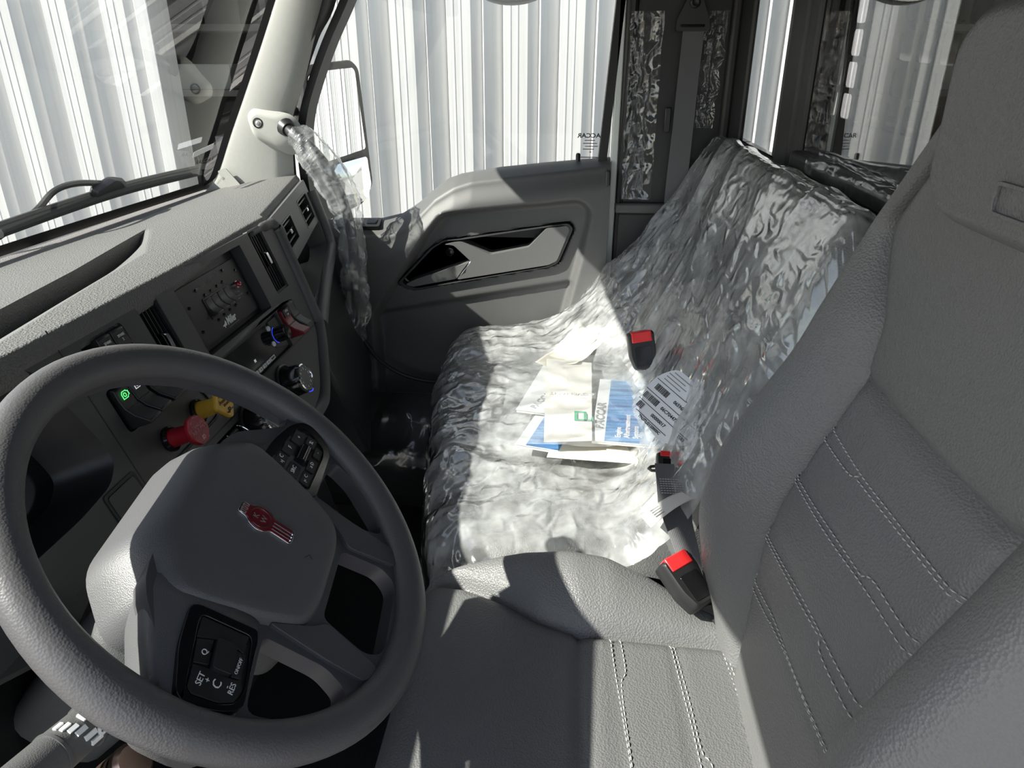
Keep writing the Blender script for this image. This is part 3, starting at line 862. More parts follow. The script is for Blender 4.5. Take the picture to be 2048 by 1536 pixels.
# bottom fill under the panel and dark under-dash
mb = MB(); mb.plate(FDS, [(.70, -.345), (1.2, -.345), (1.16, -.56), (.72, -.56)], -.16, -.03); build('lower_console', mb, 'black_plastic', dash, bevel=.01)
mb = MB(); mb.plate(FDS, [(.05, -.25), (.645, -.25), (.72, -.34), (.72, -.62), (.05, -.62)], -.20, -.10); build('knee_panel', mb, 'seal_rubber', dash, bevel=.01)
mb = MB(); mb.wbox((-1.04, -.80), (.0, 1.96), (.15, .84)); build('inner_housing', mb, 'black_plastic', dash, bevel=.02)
mb = MB(); mb.plate(FDS, [(.46, -.215), (.60, -.215), (.66, -.262), (.55, -.30), (.45, -.26)], -.05, -.03); build('knee_ledge', mb, 'dash_hard', dash, bevel=.006)
for nm, poly in (('seam', rect(.7358, .7376, -.26, .004)), ('seam', rect(.7376, .998, -.2365, -.2345)), ('seam', rect(.998, 1.378, -.2248, -.2230))):
    mb = MB(); mb.plate(FDS, poly, -.0005, .0003); build(nm, mb, 'seal_rubber', dash)
gv = spline([FDS.p(u, v, .0004) for u, v in ((.922, -.150), (.936, -.187), (.937, -.208), (.930, -.216), (.905, -.218), (.79, -.2205))], 4)
mb = MB(); mb.tube(gv, .0028, 6, flat=.5); build('groove', mb, 'seal_rubber', dash)
mb = MB(); mb.plate(FDS, rrect(.668, .731, -.236, -.188, .006), -.001, .0012, [rrect(.672, .727, -.232, -.192, .005)]); build('blank_frame', mb, 'seal_rubber', dash)
mb = MB(); mb.plate(FDS, rrect(.673, .726, -.231, -.193, .005), -.001, .002); build('blank_cover', mb, 'dash_hard', dash, bevel=.001)
# instrument cluster recess
c0 = OP['clus']
ctr = (.45, -.10)
rings = [[FDS.p(ctr[0] + (x - ctr[0]) * s, ctr[1] + (y - ctr[1]) * s, c) for x, y in c0] for s, c in ((1.0, 0), (.97, -.02), (.90, -.05), (.88, -.062))]
build('cluster_hood', MB().loft(rings, caps=False), 'black_plastic', dash, smooth=60, fix=False)
mb = MB(); mb.plate(FDS, [(ctr[0] + (x - ctr[0]) * .93, ctr[1] + (y - ctr[1]) * .93) for x, y in c0], -.068, -.060); build('cluster_lens', mb, 'screen_glass', dash)
# --- air vents in the panel
def vent_v(u0, u1, v0, v1, tabv, cross):
    bk = MB(); bk.box(FDS, (u0, u1), (v0, v1), (-.05, -.045)); v = build('air_vent', bk, 'seal_rubber', dash)
    fr = MB(); fr.plate(FDS, rrect(u0, u1, v0, v1, .003), -.045, -.002, [rrect(u0 + .004, u1 - .004, v0 + .004, v1 - .004, .003)]); build('vent_frame', fr, 'black_plastic', v)
    n = 5
    for i in range(n):
        a = u0 + .004 + (u1 - u0 - .008) * (i + .5) / n
        s = MB(); s.box(FDS, (a - .0008, a + .0008), (v0 + .004, v1 - .004), (-.024, -.006)); build('slat', s, 'black_plastic', v)
    for b in cross:
        s = MB(); s.box(FDS, (u0 + .004, u1 - .004), (b - .0008, b + .0008), (-.036, -.026)); build('cross_slat', s, 'black_plastic', v)
    mu = u0 + (u1 - u0) * .55
    s = MB(); s.loft([[FDS.p(mu + x, tabv + y * k, c) for x, y in rpoly([(-.004, -.016), (.004, -.016), (.004, .016), (-.004, .016)], .004)] for c, k in ((-.02, 1), (-.004, 1), (.003, .7))])
    build('vent_tab', s, 'chrome', v, smooth=50, label='chrome vent tab')
vent_v(1.286, 1.342, -.128, -.002, -.063, (-.035, -.095))
vent_v(.896, .948, -.148, -.020, -.085, (-.055, -.11))
# --- passenger side panel with two vents and an open bin
T2 = math.radians(17.5)
FPS = Fr((-.60, 1.336, .958), (-.215, 1, 0), (-math.sin(T2), 0, math.cos(T2)))
pv = (rrect(.160, .298, -.104, -.044, .004), rrect(.424, .574, -.112, -.040, .004))
binp = rpoly([(.118, -.226), (.150, -.128), (.592, -.126), (.578, -.186), (.536, -.200)], .008, 4)
outp = rpoly([(.05, -.252), (.06, -.018), (.63, -.016), (.625, -.20), (.575, -.222)], .008, 3)
mb = MB(); mb.plate(FPS, outp, -.05, 0, [*pv, binp]); build('passenger_panel', mb, 'dash_hard_light', dash, smooth=30, bevel=.0015, seg=1)
mb = MB(); mb.box(FPS, (.08, .62), (-.27, -.12), (-.24, -.22)); mb.box(FPS, (.08, .62), (-.275, -.262), (-.24, -.05)); build('bin_liner', mb, 'seal_rubber', dash)
lip = spline([FPS.p(a, b, .008) for a, b in ((.100, -.262), (.30, -.232), (.540, -.206), (.590, -.190), (.612, -.150), (.622, -.05))], 5)
mb = MB(); mb.tube(lip, .014, 10); build('bin_lip', mb, 'dash_hard_light', dash, smooth=60)
mb = MB(); mb.plate(FPS, [(.06, -.245), (.56, -.212), (.60, -.26), (.55, -.55), (.10, -.60)], -.14, -.01); build('glove_box', mb, 'door_dark', dash, bevel=.01)
def vent_h(u0, u1, v0, v1):
    bk = MB(); bk.box(FPS, (u0, u1), (v0, v1), (-.05, -.045)); v = build('air_vent', bk, 'seal_rubber', dash)
    fr = MB(); fr.plate(FPS, rrect(u0, u1, v0, v1, .004), -.045, .001, [rrect(u0 + .006, u1 - .006, v0 + .004, v1 - .004, .003)]); build('vent_frame', fr, 'black_plastic', v, bevel=.0008)
    for i in range(3):
        b = v0 + .004 + (v1 - v0 - .008) * (i + .5) / 3
        s = MB(); s.box(FPS, (u0 + .005, u1 - .005), (b - .002, b + .002), (-.026, -.004)); build('slat', s, 'black_plastic', v, bevel=.0008)
    for i in range(4):
        a = u0 + .006 + (u1 - u0 - .012) * (i + .5) / 4
        s = MB(); s.box(FPS, (a - .0012, a + .0012), (v0 + .004, v1 - .004), (-.04, -.028)); build('cross_slat', s, 'black_plastic', v)
    mu, mv = (u0 + u1) / 2, (v0 + v1) / 2
    s = MB(); s.box(FPS, (mu - .007, mu + .007), (mv - .005, mv + .005), (-.006, .005)); build('vent_tab', s, 'chrome', v, bevel=.002, label='chrome vent tab')
vent_h(.160, .298, -.104, -.044); vent_h(.424, .574, -.112, -.040)
# low round vent beside the knee, seen through the wheel
FLV = Fr((-.50, 1.16, .48), (0, 1, 0), (-.5, 0, .86))
lv = build('floor_vent', MB().lathe(FLV, [(.075, -.03), (.075, .0), (.066, .006), (.062, -.004), (.062, -.03)], 32), 'dash_hard', dash)
for i in range(4):
    b = -.04 + i * .027; hw = math.sqrt(.062 ** 2 - b * b) - .003
    mb = MB(); mb.box(FLV, (-hw, hw), (b - .004, b + .004), (-.012, .0)); build('slat', mb, 'black_plastic', lv, bevel=.001)

# ================================================================== SWITCHES, RADIO, KNOBS
def rocker_mesh(fr, u, v, w, h, tip='low', base=-.02, c=.012):
    """concave rocker cap: profile runs up the panel, swept across its width"""
    pr = [(-.5, base), (-.5, c * (1.5 if tip == 'low' else .3)), (-.42, c * (1.6 if tip == 'low' else .35)), (-.2, c * .75), (0, c * .35), (.25, c * .25), (.45, c * (.3 if tip == 'low' else 1.2)), (.5, c * (.1 if tip == 'low' else 1.1)), (.5, base)]
    mb = MB()
    mb.loft([[fr.p(u + a * w * .5, v + y * h, z) for y, z in pr] for a in (-1, 1)])
    return mb
def switch(label, u, v, w, h, lines, mat='black_plastic', ink='ink_white', tip='low', tsize=.0052, icon=None, group=None, fr=FDS, c=.012):
    t = thing('rocker_switch', label, 'switch', fr.p(u, v, -.02), group)
    build('rocker', rocker_mesh(fr, u, v, w, h, tip, c=c), mat, t, bevel=.0015, smooth=40)
    mb = MB(); mb.box(fr, (u - w * .46, u + w * .46), (v - h * .06, v - h * .03), (c * .3, c * .47)); build('divider', mb, 'seal_rubber', t)
    for i, s in enumerate(lines):
        text(s, fr.at(u, v + h * .28 - i * tsize * 1.15, c * .30 + .0008), tsize, ink, t)
    if icon: icon(fr.at(u, v + h * .26, c * .30 + .0008), t)
    return t
def ico_engine(mat):
    def f(fr, t):
        mb = MB(); o = [(-.007, -.0045), (.003, -.0045), (.005, -.002), (.0075, -.002), (.0075, .004), (.005, .004), (.004, .006), (-.004, .006), (-.007, .003)]
        mb.plate(fr, o, 0, .0003, [[(x * .8, y * .8 + .0001) for x, y in o]]); build('icon', mb, mat, t)
        mb = MB(); mb.plate(fr, circ(-.0008, .0006, .0030, 14), 0, .0003, [circ(-.0008, .0006, .0018, 14)]); build('icon', mb, mat, t)
    return f
def ico_lamp(fr, t):
    mb = MB(); mb.plate(fr, circ(-.003, .001, .004, 14), 0, .0003, [circ(-.003, .001, .0028, 14)]); build('icon', mb, 'ink_white', t)
    for k in (-.003, .0, .003):
        mb = MB(); mb.box(fr, (.003, .008), (k - .0005 + .001, k + .0005 + .001), (0, .0003)); build('icon', mb, 'ink_white', t)
def ico_drops(fr, t):
    ico_engine('glow_white')(fr, t)
    for x, y, r in ((.004, .0085, .0018), (.008, .006, .0014), (.010, .003, .0010)):
        mb = MB(); mb.plate(fr, circ(x, y, r, 10), 0, .0003); build('icon', mb, 'glow_white', t)
# dark wells behind the switch groups
for nm in ('swA', 'swB', 'swR', 'swL'):
    p = OP[nm]; mb = MB(); mb.plate(FDS, p, -.034, -.020); build('switch_well', mb, 'seal_rubber', dash)
switch('black rocker switch reading SPARE 2 at top left of the panel', .838, -.056, .026, .048, ['SPARE', '2'])
switch('black rocker switch left of the SPARE 2 switch, half hidden by the steering wheel', .809, -.056, .026, .048, ['SPARE', '1'])
switch('black rocker switch with lit green engine icon', .784, -.122, .027, .056, [], icon=ico_engine('glow_green'), c=.018)
switch('black rocker switch with white engine and drops icon beside the green one', .813, -.120, .027, .056, [], icon=ico_drops, c=.018)
switch('black rocker switch with white text beside the yellow parking knob', .849, -.120, .030, .056, ['ENGINE', 'BRAKE', 'MODE'], c=.018, tsize=.0045)
switch('grey blank rocker switch right of the red rocker', 1.306, -.180, .026, .056, [], mat='dash_hard', c=.014)
rr = switch('red rocker switch with small white label above the radio knob', 1.270, -.184, .030, .056, [], mat='red_rocker', c=.018)
mb = MB(); mb.plate(FDS, rrect(1.256, 1.284, -.171, -.156, .001), .004, .0075); build('label_tile', mb, 'black_plastic', rr)
text('PTO', FDS.at(1.270, -.161, .0077), .0065, 'ink_white', rr)
text('ON', FDS.at(1.270, -.168, .0077), .005, 'ink_white', rr)
switch('black rocker switch with lamp icon under the rightmost chrome guard wire', .944, -.276, .026, .050, [], icon=ico_lamp, c=.016)
switch('black rocker switch with axle icon, second from the right under the chrome guards', .911, -.276, .026, .050, [], icon=lambda f, t: text('Y 8', f, .010, 'ink_white', t, name='icon'), c=.016)
switch('black rocker switch with axle icon, third from the right under the chrome guards', .880, -.276, .026, .050, [], icon=lambda f, t: text('Y B', f, .010, 'ink_white', t, name='icon'), c=.016)
switch('black rocker switch nearest the steering hub under the chrome guards', .850, -.276, .026, .050, [], icon=lambda f, t: text('PUSH', f, .006, 'ink_white', t, name='icon'), c=.016)
gt = thing('switch_guard', 'row of thin chrome guard wires arching over the lower rocker switches', 'guard', FDS.p(.91, -.27, 0))
for u in (.963, .928, .896, .866):
    mb = MB(); mb.tube(spline([FDS.p(u, -.250, .0), FDS.p(u, -.256, .010), FDS.p(u + .001, -.275, .020), FDS.p(u + .002, -.295, .020), FDS.p(u + .003, -.306, .004)], 6), .0011, 8); build('guard_wire', mb, 'chrome', gt)
# auxiliary switch panel
ax = thing('auxiliary_panel', 'black auxiliary control plate with four rockers, screws and a red lamp', 'control panel', FDS.p(1.12, -.13, -.03))
mb = MB(); mb.plate(FDS, rrect(.998, 1.238, -.138, -.018, .002), -.034, -.021); build('base_plate', mb, 'black_plastic', ax)
mb = MB(); mb.plate(FDS, rrect(1.020, 1.224, -.130, -.032, .002), -.021, -.016); build('face_plate', mb, 'black_plastic', ax, bevel=.0006)
FAX = FDS.at(0, 0, -.016)
for i, u in enumerate((1.088, 1.110, 1.133, 1.155)):
    mb = rocker_mesh(FAX, u, -.081, .0205, .030, 'low', base=-.004, c=.008); build('rocker', mb, 'door_dark', ax, bevel=.001, smooth=40)
mb = MB(); mb.plate(FAX, rrect(1.074, 1.168, -.100, -.064, .001), 0, .0015, [rrect(1.0765, 1.1655, -.0975, -.0665, .001)]); build('rocker_frame', mb, 'black_plastic', ax)
for u, v in ((1.070, -.047), (1.172, -.041), (1.211, -.052), (1.0315, -.065), (1.033, -.107), (1.214, -.098), (1.088, -.0605), (1.110, -.0595), (1.133, -.0585), (1.155, -.0575), (1.089, -.106), (1.111, -.104), (1.134, -.103), (1.158, -.102)):
    mb = MB(); mb.lathe(FAX.at(u, v), [(.0028, 0), (.0028, .0012), (.0016, .0024)], 10); build('screw', mb, 'black_gloss', ax)
mb = MB(); mb.lathe(FAX.at(1.191, -.074), [(.0068, 0), (.0068, .003), (.0055, .003)], 18); build('lamp_ring', mb, 'chrome', ax)
mb = MB(); mb.lathe(FAX.at(1.191, -.074), [(.0055, .002), (.0055, .006), (.004, .009), (.0015, .0105)], 14); build('indicator_lamp', mb, 'red_lamp', ax, smooth=180, label='red domed indicator lamp')
text('BEACON FLASH', FAX.at(1.090, -.046), .0048, 'ink_grey', ax)
text('WORK', FAX.at(1.127, -.041), .0048, 'ink_grey', ax); text('LP', FAX.at(1.127, -.046), .0048, 'ink_grey', ax)
text('DECK', FAX.at(1.150, -.040), .0048, 'ink_grey', ax); text('LIGHTS', FAX.at(1.150, -.045), .0048, 'ink_grey', ax)
text('PTO', FAX.at(1.188, -.0865), .0045, 'ink_grey', ax); text('ENGAGED', FAX.at(1.188, -.092), .0045, 'ink_grey', ax)
text('Miller', FAX.at(1.124, -.1165), .018, 'ink_white', ax, bold=.0004, shear=.25, xs=.8)
mb = MB(); mb.plate(FAX, [(1.090, -.119), (1.100, -.1165), (1.104, -.112), (1.106, -.116), (1.104, -.121), (1.099, -.1205), (1.097, -.124), (1.095, -.120)], 0, .0003); build('logo_star', mb, 'ink_white', ax)
mb = MB(); mb.plate(FAX, [(1.108, -.1265), (1.146, -.1255), (1.146, -.1262), (1.108, -.1272)], 0, .0003); build('logo_underline', mb, 'ink_grey', ax)
# radio
ra = thing('radio', 'black radio with dark display, knob and a row of pale buttons', 'radio', FDS.p(1.12, -.22, -.03))
mb = MB(); mb.plate(FDS, rrect(.992, 1.244, -.220, -.154, .002), -.034, -.006); build('faceplate', mb, 'black_plastic', ra, bevel=.001)
mb = MB(); mb.plate(FDS, rrect(1.000, 1.192, -.207, -.158, .002), -.006, -.0045); build('display', mb, 'screen_glass', ra)
mb = MB(); mb.plate(FDS, [(1.192, -.205), (1.238, -.217), (1.241, -.158), (1.205, -.158)], -.006, -.003); build('right_trim', mb, 'door_dark', ra, bevel=.0008)
for i, u in enumerate((1.060, 1.077, 1.094, 1.111, 1.128, 1.145, 1.164)):
    w = .0125 if i < 6 else .020
    b = build('button', MB().box(FDS, (u - w / 2, u + w / 2), (-.2175, -.2105), (-.006, -.0035)), 'ink_white', ra, bevel=.0006)
    text('123456'[i] if i < 6 else 'MENU', FDS.at(u, -.214, -.0034), .005, 'ink_black', b)
kb = build('volume_knob', MB().lathe(FDS.at(1.214, -.187, -.006), [(.0145, 0), (.0140, .004), (.0135, .022), (.0125, .026), (.004, .027)], 28), 'black_gloss', ra)
for k in range(10):
    a = k * math.pi / 5
    f = FDS.at(1.214 + .0138 * math.cos(a), -.187 + .0138 * math.sin(a), 0)
    build('knob_rib', MB().box(f, (-.0008, .0008), (-.0008, .0008), (0, .018)), 'black_plastic', kb)
mb = MB(); mb.tube([FDS.p(1.214 + .0150 * math.cos(t), -.187 + .0150 * math.sin(t), -.0035) for t in np.linspace(1.6, 4.4, 14)], .0009, 6); build('blue_arc', mb, 'glow_blue', ra, label='blue lit arc beside the knob')
for u, v in ((1.198, -.168), (1.190, -.196)):
    b = build('round_button', MB().lathe(FDS.at(u, v, -.006), [(.0050, 0), (.0050, .0035), (.0042, .0042)], 18), 'ink_white', ra)
text('Bluetooth', FDS.at(1.040, -.198, -.0043), .0055, 'ink_grey', ra)
text('N', FDS.at(1.108, -.196, -.0043), .008, 'glow_white', ra)
# climate knobs
def climate(label, u, v, marks):
    t = thing('climate_dial', label, 'knob', FDS.p(u, v, 0))
    f = FDS.at(u, v)
    build('collar', MB().lathe(f, [(.036, -.002), (.036, .004), (.033, .006), (.031, .003)], 36), 'black_plastic', t)
    build('barrel', MB().lathe(f, [(.0305, .002), (.0290, .012), (.0270, .033), (.0255, .036), (.004, .036)], 36), 'black_gloss', t)
    build('chrome_ring', MB().lathe(f, [(.0262, .033), (.0258, .040), (.0238, .0415), (.0225, .0395), (.0225, .036)], 36), 'chrome', t)
    fc = build('dial_face', MB().lathe(f, [(.0226, .036), (.0226, .0395), (.010, .0392), (.004, .0380)], 30), 'dash_hard_light', t)
    build('pointer', MB().box(f.at(.004, -.0262, .036, .15), (-.004, .004), (-.002, .003), (-.004, .003)), 'glow_blue', t, label='small blue lit pointer')
    for k in range(12):
        a = math.pi * 2 * k / 12 + .2; g = f.at(.0165 * math.cos(a), .0165 * math.sin(a), .0397)
        if k % 2: build('dot', MB().plate(g, circ(0, 0, .0009, 8), 0, .0003), 'ink_white', fc)
        elif marks: text('23456'[k // 2 % 5], g, .006, 'ink_white', fc)
    return t
climate('round climate knob with chrome ring and icon marks below the red rocker', 1.158, -.266, True)
climate('round climate knob with chrome ring, partly behind the steering wheel rim', 1.003, -.268, False)
t = thing('climate_button', 'small chrome-ringed climate button between the two climate knobs', 'button', FDS.p(1.105, -.282, 0))
build('button_ring', MB().lathe(FDS.at(1.105, -.280), [(.013, 0), (.013, .010), (.010, .012), (.010, .006)], 24), 'chrome', t)
build('button_cap', MB().lathe(FDS.at(1.105, -.280), [(.010, .002), (.010, .009), (.006, .010)], 20), 'black_gloss', t)
# air brake knobs
def brake(label, u, v, head, mat, lines, inkm):
    t = thing('brake_knob', label, 'knob', FDS.p(u, v, 0)); f = FDS.at(u, v)
    build('socket', MB().lathe(f, [(.018, -.004), (.018, .004), (.015, .007), (.012, .002)], 24), 'black_gloss', t)
    build('stem', MB().lathe(f, [(.0135, .002), (.0130, .010), (.0115, .033), (.014, .040)], 24), mat, t)
    rg = [[f.p(x * s, y * s, c) for x, y in head] for c, s in ((.036, .72), (.039, .95), (.042, 1.0), (.0465, 1.0), (.048, .96))]
    build('knob_head', MB().loft(rg), mat, t, smooth=40)
    for s, dv, sz in lines: text(s, f.at(0, dv, .0481), sz, inkm, t)
    mb = MB(); mb.plate(f, rpoly([(-.004, -.0145), (.002, -.0145), (.005, -.012), (.003, -.0085), (-.003, -.0085)], .001), .048, .0484, [circ(.001, -.0115, .0013, 8)]); build('maker_mark', mb, inkm, t)
    for k, s in enumerate(('PULL', 'TO', 'EVACUATE', 'SUPPLY', 'TO', 'PUSH') if len(lines) > 2 else ('PULL', 'TO', '', 'RELEASE', 'TO', 'PUSH')):
        if s:
            a = math.radians((160, 125, 75, -10, -60, -110)[k]); r = .0175 if len(lines) > 2 else .0150
            text(s, f.at(r * math.cos(a), r * math.sin(a), .0481, a - math.pi / 2), .0032, inkm, t)
octo = rpoly([(.0215 * math.cos(math.pi / 8 + k * math.pi / 4), .0215 * math.sin(math.pi / 8 + k * math.pi / 4)) for k in range(8)], .004, 3)
sq = rpoly([(.0255 * math.cos(k * math.pi / 2), .0255 * math.sin(k * math.pi / 2)) for k in range(4)], .005, 4)
brake('red octagonal TRAILER AIR SUPPLY push-pull knob on the dash', .818, -.192, octo, 'red_plastic', [('TRAILER', .0065, .0068), ('AIR SUPPLY', .0005, .0068), ('NOT FOR PARKING', -.0045, .0034)], 'ink_red_print')
brake('yellow diamond PARKING BRAKE push-pull knob on the dash', .899, -.190, sq, 'yellow_plastic', [('PARKING', .0035, .0062), ('BRAKE', -.0025, .0056)], 'ink_black')
# ================================================================== STEERING WHEEL
WT = math.radians(44)
FWH = Fr((-.305, .55, .832), (0, 1, 0), (-math.cos(WT), 0, math.sin(WT)))     # u = passenger side, v = up the wheel, n = to the driver
sw = thing('steering_wheel', 'dark grey truck steering wheel with padded hub and thumb switches', 'steering wheel', FWH.p(0, 0, -.06))
N = 96
mb = MB(); rings = []
for i in range(N):
    t = 2 * math.pi * i / N; d = Vector((math.cos(t), math.sin(t)))
    low = max(0, -math.sin(t)) ** 2
    ra_, rb = .0185 , .0172
    if abs(math.sin(t)) < .35 and True: ra_ += .002 * (1 - abs(math.sin(t)) / .35)
    rings.append([FWH.p(d.x * (.2060 + ra_ * math.cos(b)), d.y * (.2060 + ra_ * math.cos(b)), rb * math.sin(b)) for b in np.linspace(0, 2 * math.pi, 20, endpoint=False)])
rings.append(rings[0])
build('rim', MB().loft(rings, caps=False), 'wheel_rubber', sw, smooth=180)
FWR = FWH.at(0, 0, 0, .127)          # the wheel is turned a little to the left
# spoke casting with openings
R1 = .197
topo = [(R1 * .965 * math.cos(a), R1 * .965 * math.sin(a)) for a in np.linspace(math.radians(2), math.radians(178), 44)]
topo = topo + [(p.x, p.y) for p in spline([(-.170, .006), (-.140, .028), (-.105, .052), (-.05, .060), (.05, .060), (.105, .052), (.140, .028), (.170, .006)], 3)]
hr = rpoly([(.098, -.058), (.170, -.066), (.160, -.100), (.122, -.146), (.105, -.150), (.094, -.125)], [.008, .012, .01, .012, .012, .01], 4)
hl = [(-x, y) for x, y in reversed(hr)]
hm = rpoly([(-.046, -.108), (.046, -.108), (.058, -.162), (.046, -.182), (-.046, -.182), (-.058, -.162)], [.008, .008, .012, .012, .012, .012], 4)
out = [(R1 * math.cos(a), R1 * math.sin(a)) for a in np.linspace(0, 2 * math.pi, 90, endpoint=False)]
mb = MB(); mb.plate(FWR, out, -.020, .000, [topo, hr, hm, hl]); build('spokes', mb, 'wheel_spoke', sw, bevel=.007, seg=3, smooth=50)
# rounded side arms carrying the thumb switches
for s in (1, -1):
    rg = []
    tops = (.040, .024, .013, .009, .006) if s > 0 else (.055, .048, .030, .012, .004)
    for (u, vb, th), va in zip(((.075, -.055, .020), (.11, -.058, .019), (.145, -.062, .018), (.175, -.064, .017), (.200, -.060, .014)), tops):
        m, h = (va + vb) / 2, (va - vb) / 2
        rg.append([FWR.p(s * u, m + h * math.copysign(abs(math.cos(t)) ** .55, math.cos(t)), -.012 + th * (1 if math.sin(t) > 0 else (2.8 if s < 0 else 1.6)) * math.copysign(abs(math.sin(t)) ** .75, math.sin(t))) for t in np.linspace(0, 2 * math.pi, 36, endpoint=False)])
    build('side_arm', MB().loft(rg), 'wheel_pad', sw, smooth=180)
# satin inlays on the lower spokes
for s in (1, -1):
    pl = rpoly([(s * .086, -.056), (s * .064, -.100), (s * .052, -.112), (s * .068, -.176), (s * .090, -.166), (s * .090, -.120)], .008, 4)
    if s < 0: pl = list(reversed(pl))
    mb = MB(); mb.plate(FWR, pl, -.008, .0045); build('spoke_inlay', mb, 'wheel_spoke', sw, bevel=.003, seg=3)
# hub pad: base skirt lofted up to the face
def hubring(k, c):
    b = [(-.078, .088), (.078, .088), (.128, .042), (.118, .0), (.098, -.055), (.078, -.100), (.045, -.108), (-.045, -.108), (-.078, -.100), (-.098, -.055), (-.118, .0), (-.128, .042)]
    t = [(-.058, .052), (.058, .052), (.100, .026), (.096, .0), (.082, -.05), (.064, -.086), (.038, -.095), (-.038, -.095), (-.064, -.086), (-.082, -.05), (-.096, .0), (-.100, .026)]
    return [FWR.p(x, y, c) for x, y in rpoly([(p[0] * (1 - k) + q[0] * k, p[1] * (1 - k) + q[1] * k) for p, q in zip(b, t)], .020, 5)]
build('hub_pad', MB().loft([hubring(0, -.066), hubring(.06, -.045), hubring(.25, -.020), hubring(.50, -.002), hubring(.75, .0065), hubring(.92, .0095), hubring(1.0, .0102), hubring(1.4, .0112), hubring(2.0, .0118)]), 'wheel_pad', sw, smooth=70)
FH = FWR.at(0, 0, .0116)
# badge
def bz(k): return [(x * .86, y * .86) for x, y in ((-.0085, .027), (.0085, .027), (.0095, .0155), (.0150, .010), (.0185, .0), (.0150, -.011), (.0100, -.0155), (.0105, -.044), (-.0105, -.044), (-.0100, -.0155), (-.0150, -.011), (-.0185, .0), (-.0150, .010), (-.0095, .0155))]
FB = FH.at(.0074, -.0094, 0)
o = rpoly(list(reversed(bz(1))), .0035, 3)
bd = build('badge', MB().plate(FB, o, -.002, .0022), 'chrome', sw, bevel=.0005, label='red and chrome crest badge with K W letters')
ctr = Vector((0, -.0073))
ins = [tuple(ctr + (Vector(p) - ctr) * .91) for p in o]
build('badge_enamel', MB().plate(FB, ins, .001, .0026), 'red_enamel', bd)
build('badge_ring', MB().plate(FB, circ(0, 0, .0116, 28), .002, .0030, [circ(0, 0, .0108, 28)]), 'chrome', bd)
text('K', FB.at(-.0008, .0048, .0026), .0085, 'brushed_metal', bd); text('W', FB.at(0, -.0038, .0026), .0085, 'brushed_metal', bd)
for x in (-.0043, 0, .0043):
    build('badge_bar', MB().box(FB, (x - .0006, x + .0006), (-.0362, -.014), (.002, .0031)), 'chrome', bd)
for x in (-.0050, -.0, .0050):
    build('badge_mark', MB().plate(FB, rrect(x - .0016, x + .0016, .0150, .0210, .0006), .002, .0030, [rrect(x - .0009, x + .0009, .0159, .0201, .0005)]), 'brushed_metal', bd)
mb = MB(); mb.tube([FH.p(-.004, -.066, 0), FH.p(.003, -.070, .0001), FH.p(-.001, -.074, 0)], .0006, 6); build('hub_mark', mb, 'black_plastic', sw)
# thumb switch pods
def pod(frame, inner, keys, prints):
    p = build('switch_pod', MB().plate(FWH, rpoly(frame, .010, 4), -.010, .0095, [rpoly(inner, .006, 4)]), 'black_gloss', sw, bevel=.002)
    build('pod_base', MB().plate(FWH, rpoly(inner, .006, 4), -.010, .0065), 'black_plastic', p)
    for k in keys: build('key', MB().plate(FWH, rpoly(k, .0015, 3), .004, .0090), 'black_plastic', p, bevel=.0007)
    for s, u, v, sz in prints: text(s, FWH.at(u, v, .0091, .127), sz, 'ink_white', p)
    return p
def keyq(u, v, w, h):
    c, s = math.cos(.127), math.sin(.127)
    return [(u + x * c - y * s, v + x * s + y * c) for x, y in rect(-w / 2, w / 2, -h / 2, h / 2)]
pp = pod([(.076, .026), (.124, .028), (.165, .023), (.184, .014), (.190, .002), (.182, -.022), (.169, -.034), (.088, -.046), (.080, -.020)],
         [(.086, .018), (.168, .016), (.180, .004), (.169, -.024), (.155, -.029), (.091, -.035)],
         [keyq(.106, .0085, .021, .0125), keyq(.130, .0095, .021, .0125), keyq(.156, .0075, .023, .0130), keyq(.104, -.0090, .021, .0145), keyq(.164, -.0080, .017, .0125), keyq(.106, -.0255, .020, .0115), keyq(.131, -.0230, .022, .0105), keyq(.155, -.0215, .017, .0095)],
         [('C', .110, .0105, .007), ('>|', .103, .0065, .005), ('F', .132, .0085, .007), ('+', .157, .0070, .007), ('SRC', .105, -.0085, .0068), ('%:', .164, -.0080, .007), ('C', .109, -.0240, .006), ('|<', .102, -.0260, .0045), ('x D', .131, -.0225, .0062), ('-', .156, -.0205, .007)])
mb = MB(); mb.tube([FWH.p(.121, -.0095, .0085), FWH.p(.147, -.0065, .0085)], .0072, 16); build('scroll_wheel', mb, 'black_gloss', pp)
pd = pod([(-.111, -.001), (-.096, -.062), (-.106, -.066), (-.166, -.082), (-.178, -.066), (-.188, -.040), (-.184, -.030), (-.150, -.012)],
         [(-.116, -.013), (-.105, -.060), (-.150, -.0755), (-.165, -.074), (-.1735, -.062), (-.1795, -.040), (-.176, -.034)],
         [[(-.117, -.0155), (-.107, -.058), (-.1235, -.0605), (-.1225, -.0525), (-.1275, -.0345), (-.1355, -.0205)], [(-.1365, -.0215), (-.1290, -.0340), (-.1500, -.0405), (-.1555, -.0290)],
          [(-.1245, -.0545), (-.1245, -.0625), (-.1445, -.0685), (-.1475, -.0605)], [(-.1570, -.0295), (-.1525, -.0430), (-.1495, -.0600), (-.1465, -.0690), (-.1520, -.0740), (-.1640, -.0725), (-.1720, -.0615), (-.1780, -.0400), (-.1750, -.0350)]],
         [('SET', -.164, -.0405, .0072), ('+', -.1615, -.0460, .007), ('C', -.160, -.0540, .0105), ('-', -.157, -.0615, .007), ('RES', -.156, -.0660, .0066), ('ON/OFF', -.136, -.0618, .0042), ('Q', -.143, -.0325, .0070)])
build('toggle', MB().plate(FWH, rpoly([(-.1280, -.0350), (-.1235, -.0520), (-.1490, -.0598), (-.1530, -.0430)], .003, 4), .004, .0135), 'black_plastic', pd, bevel=.0016)
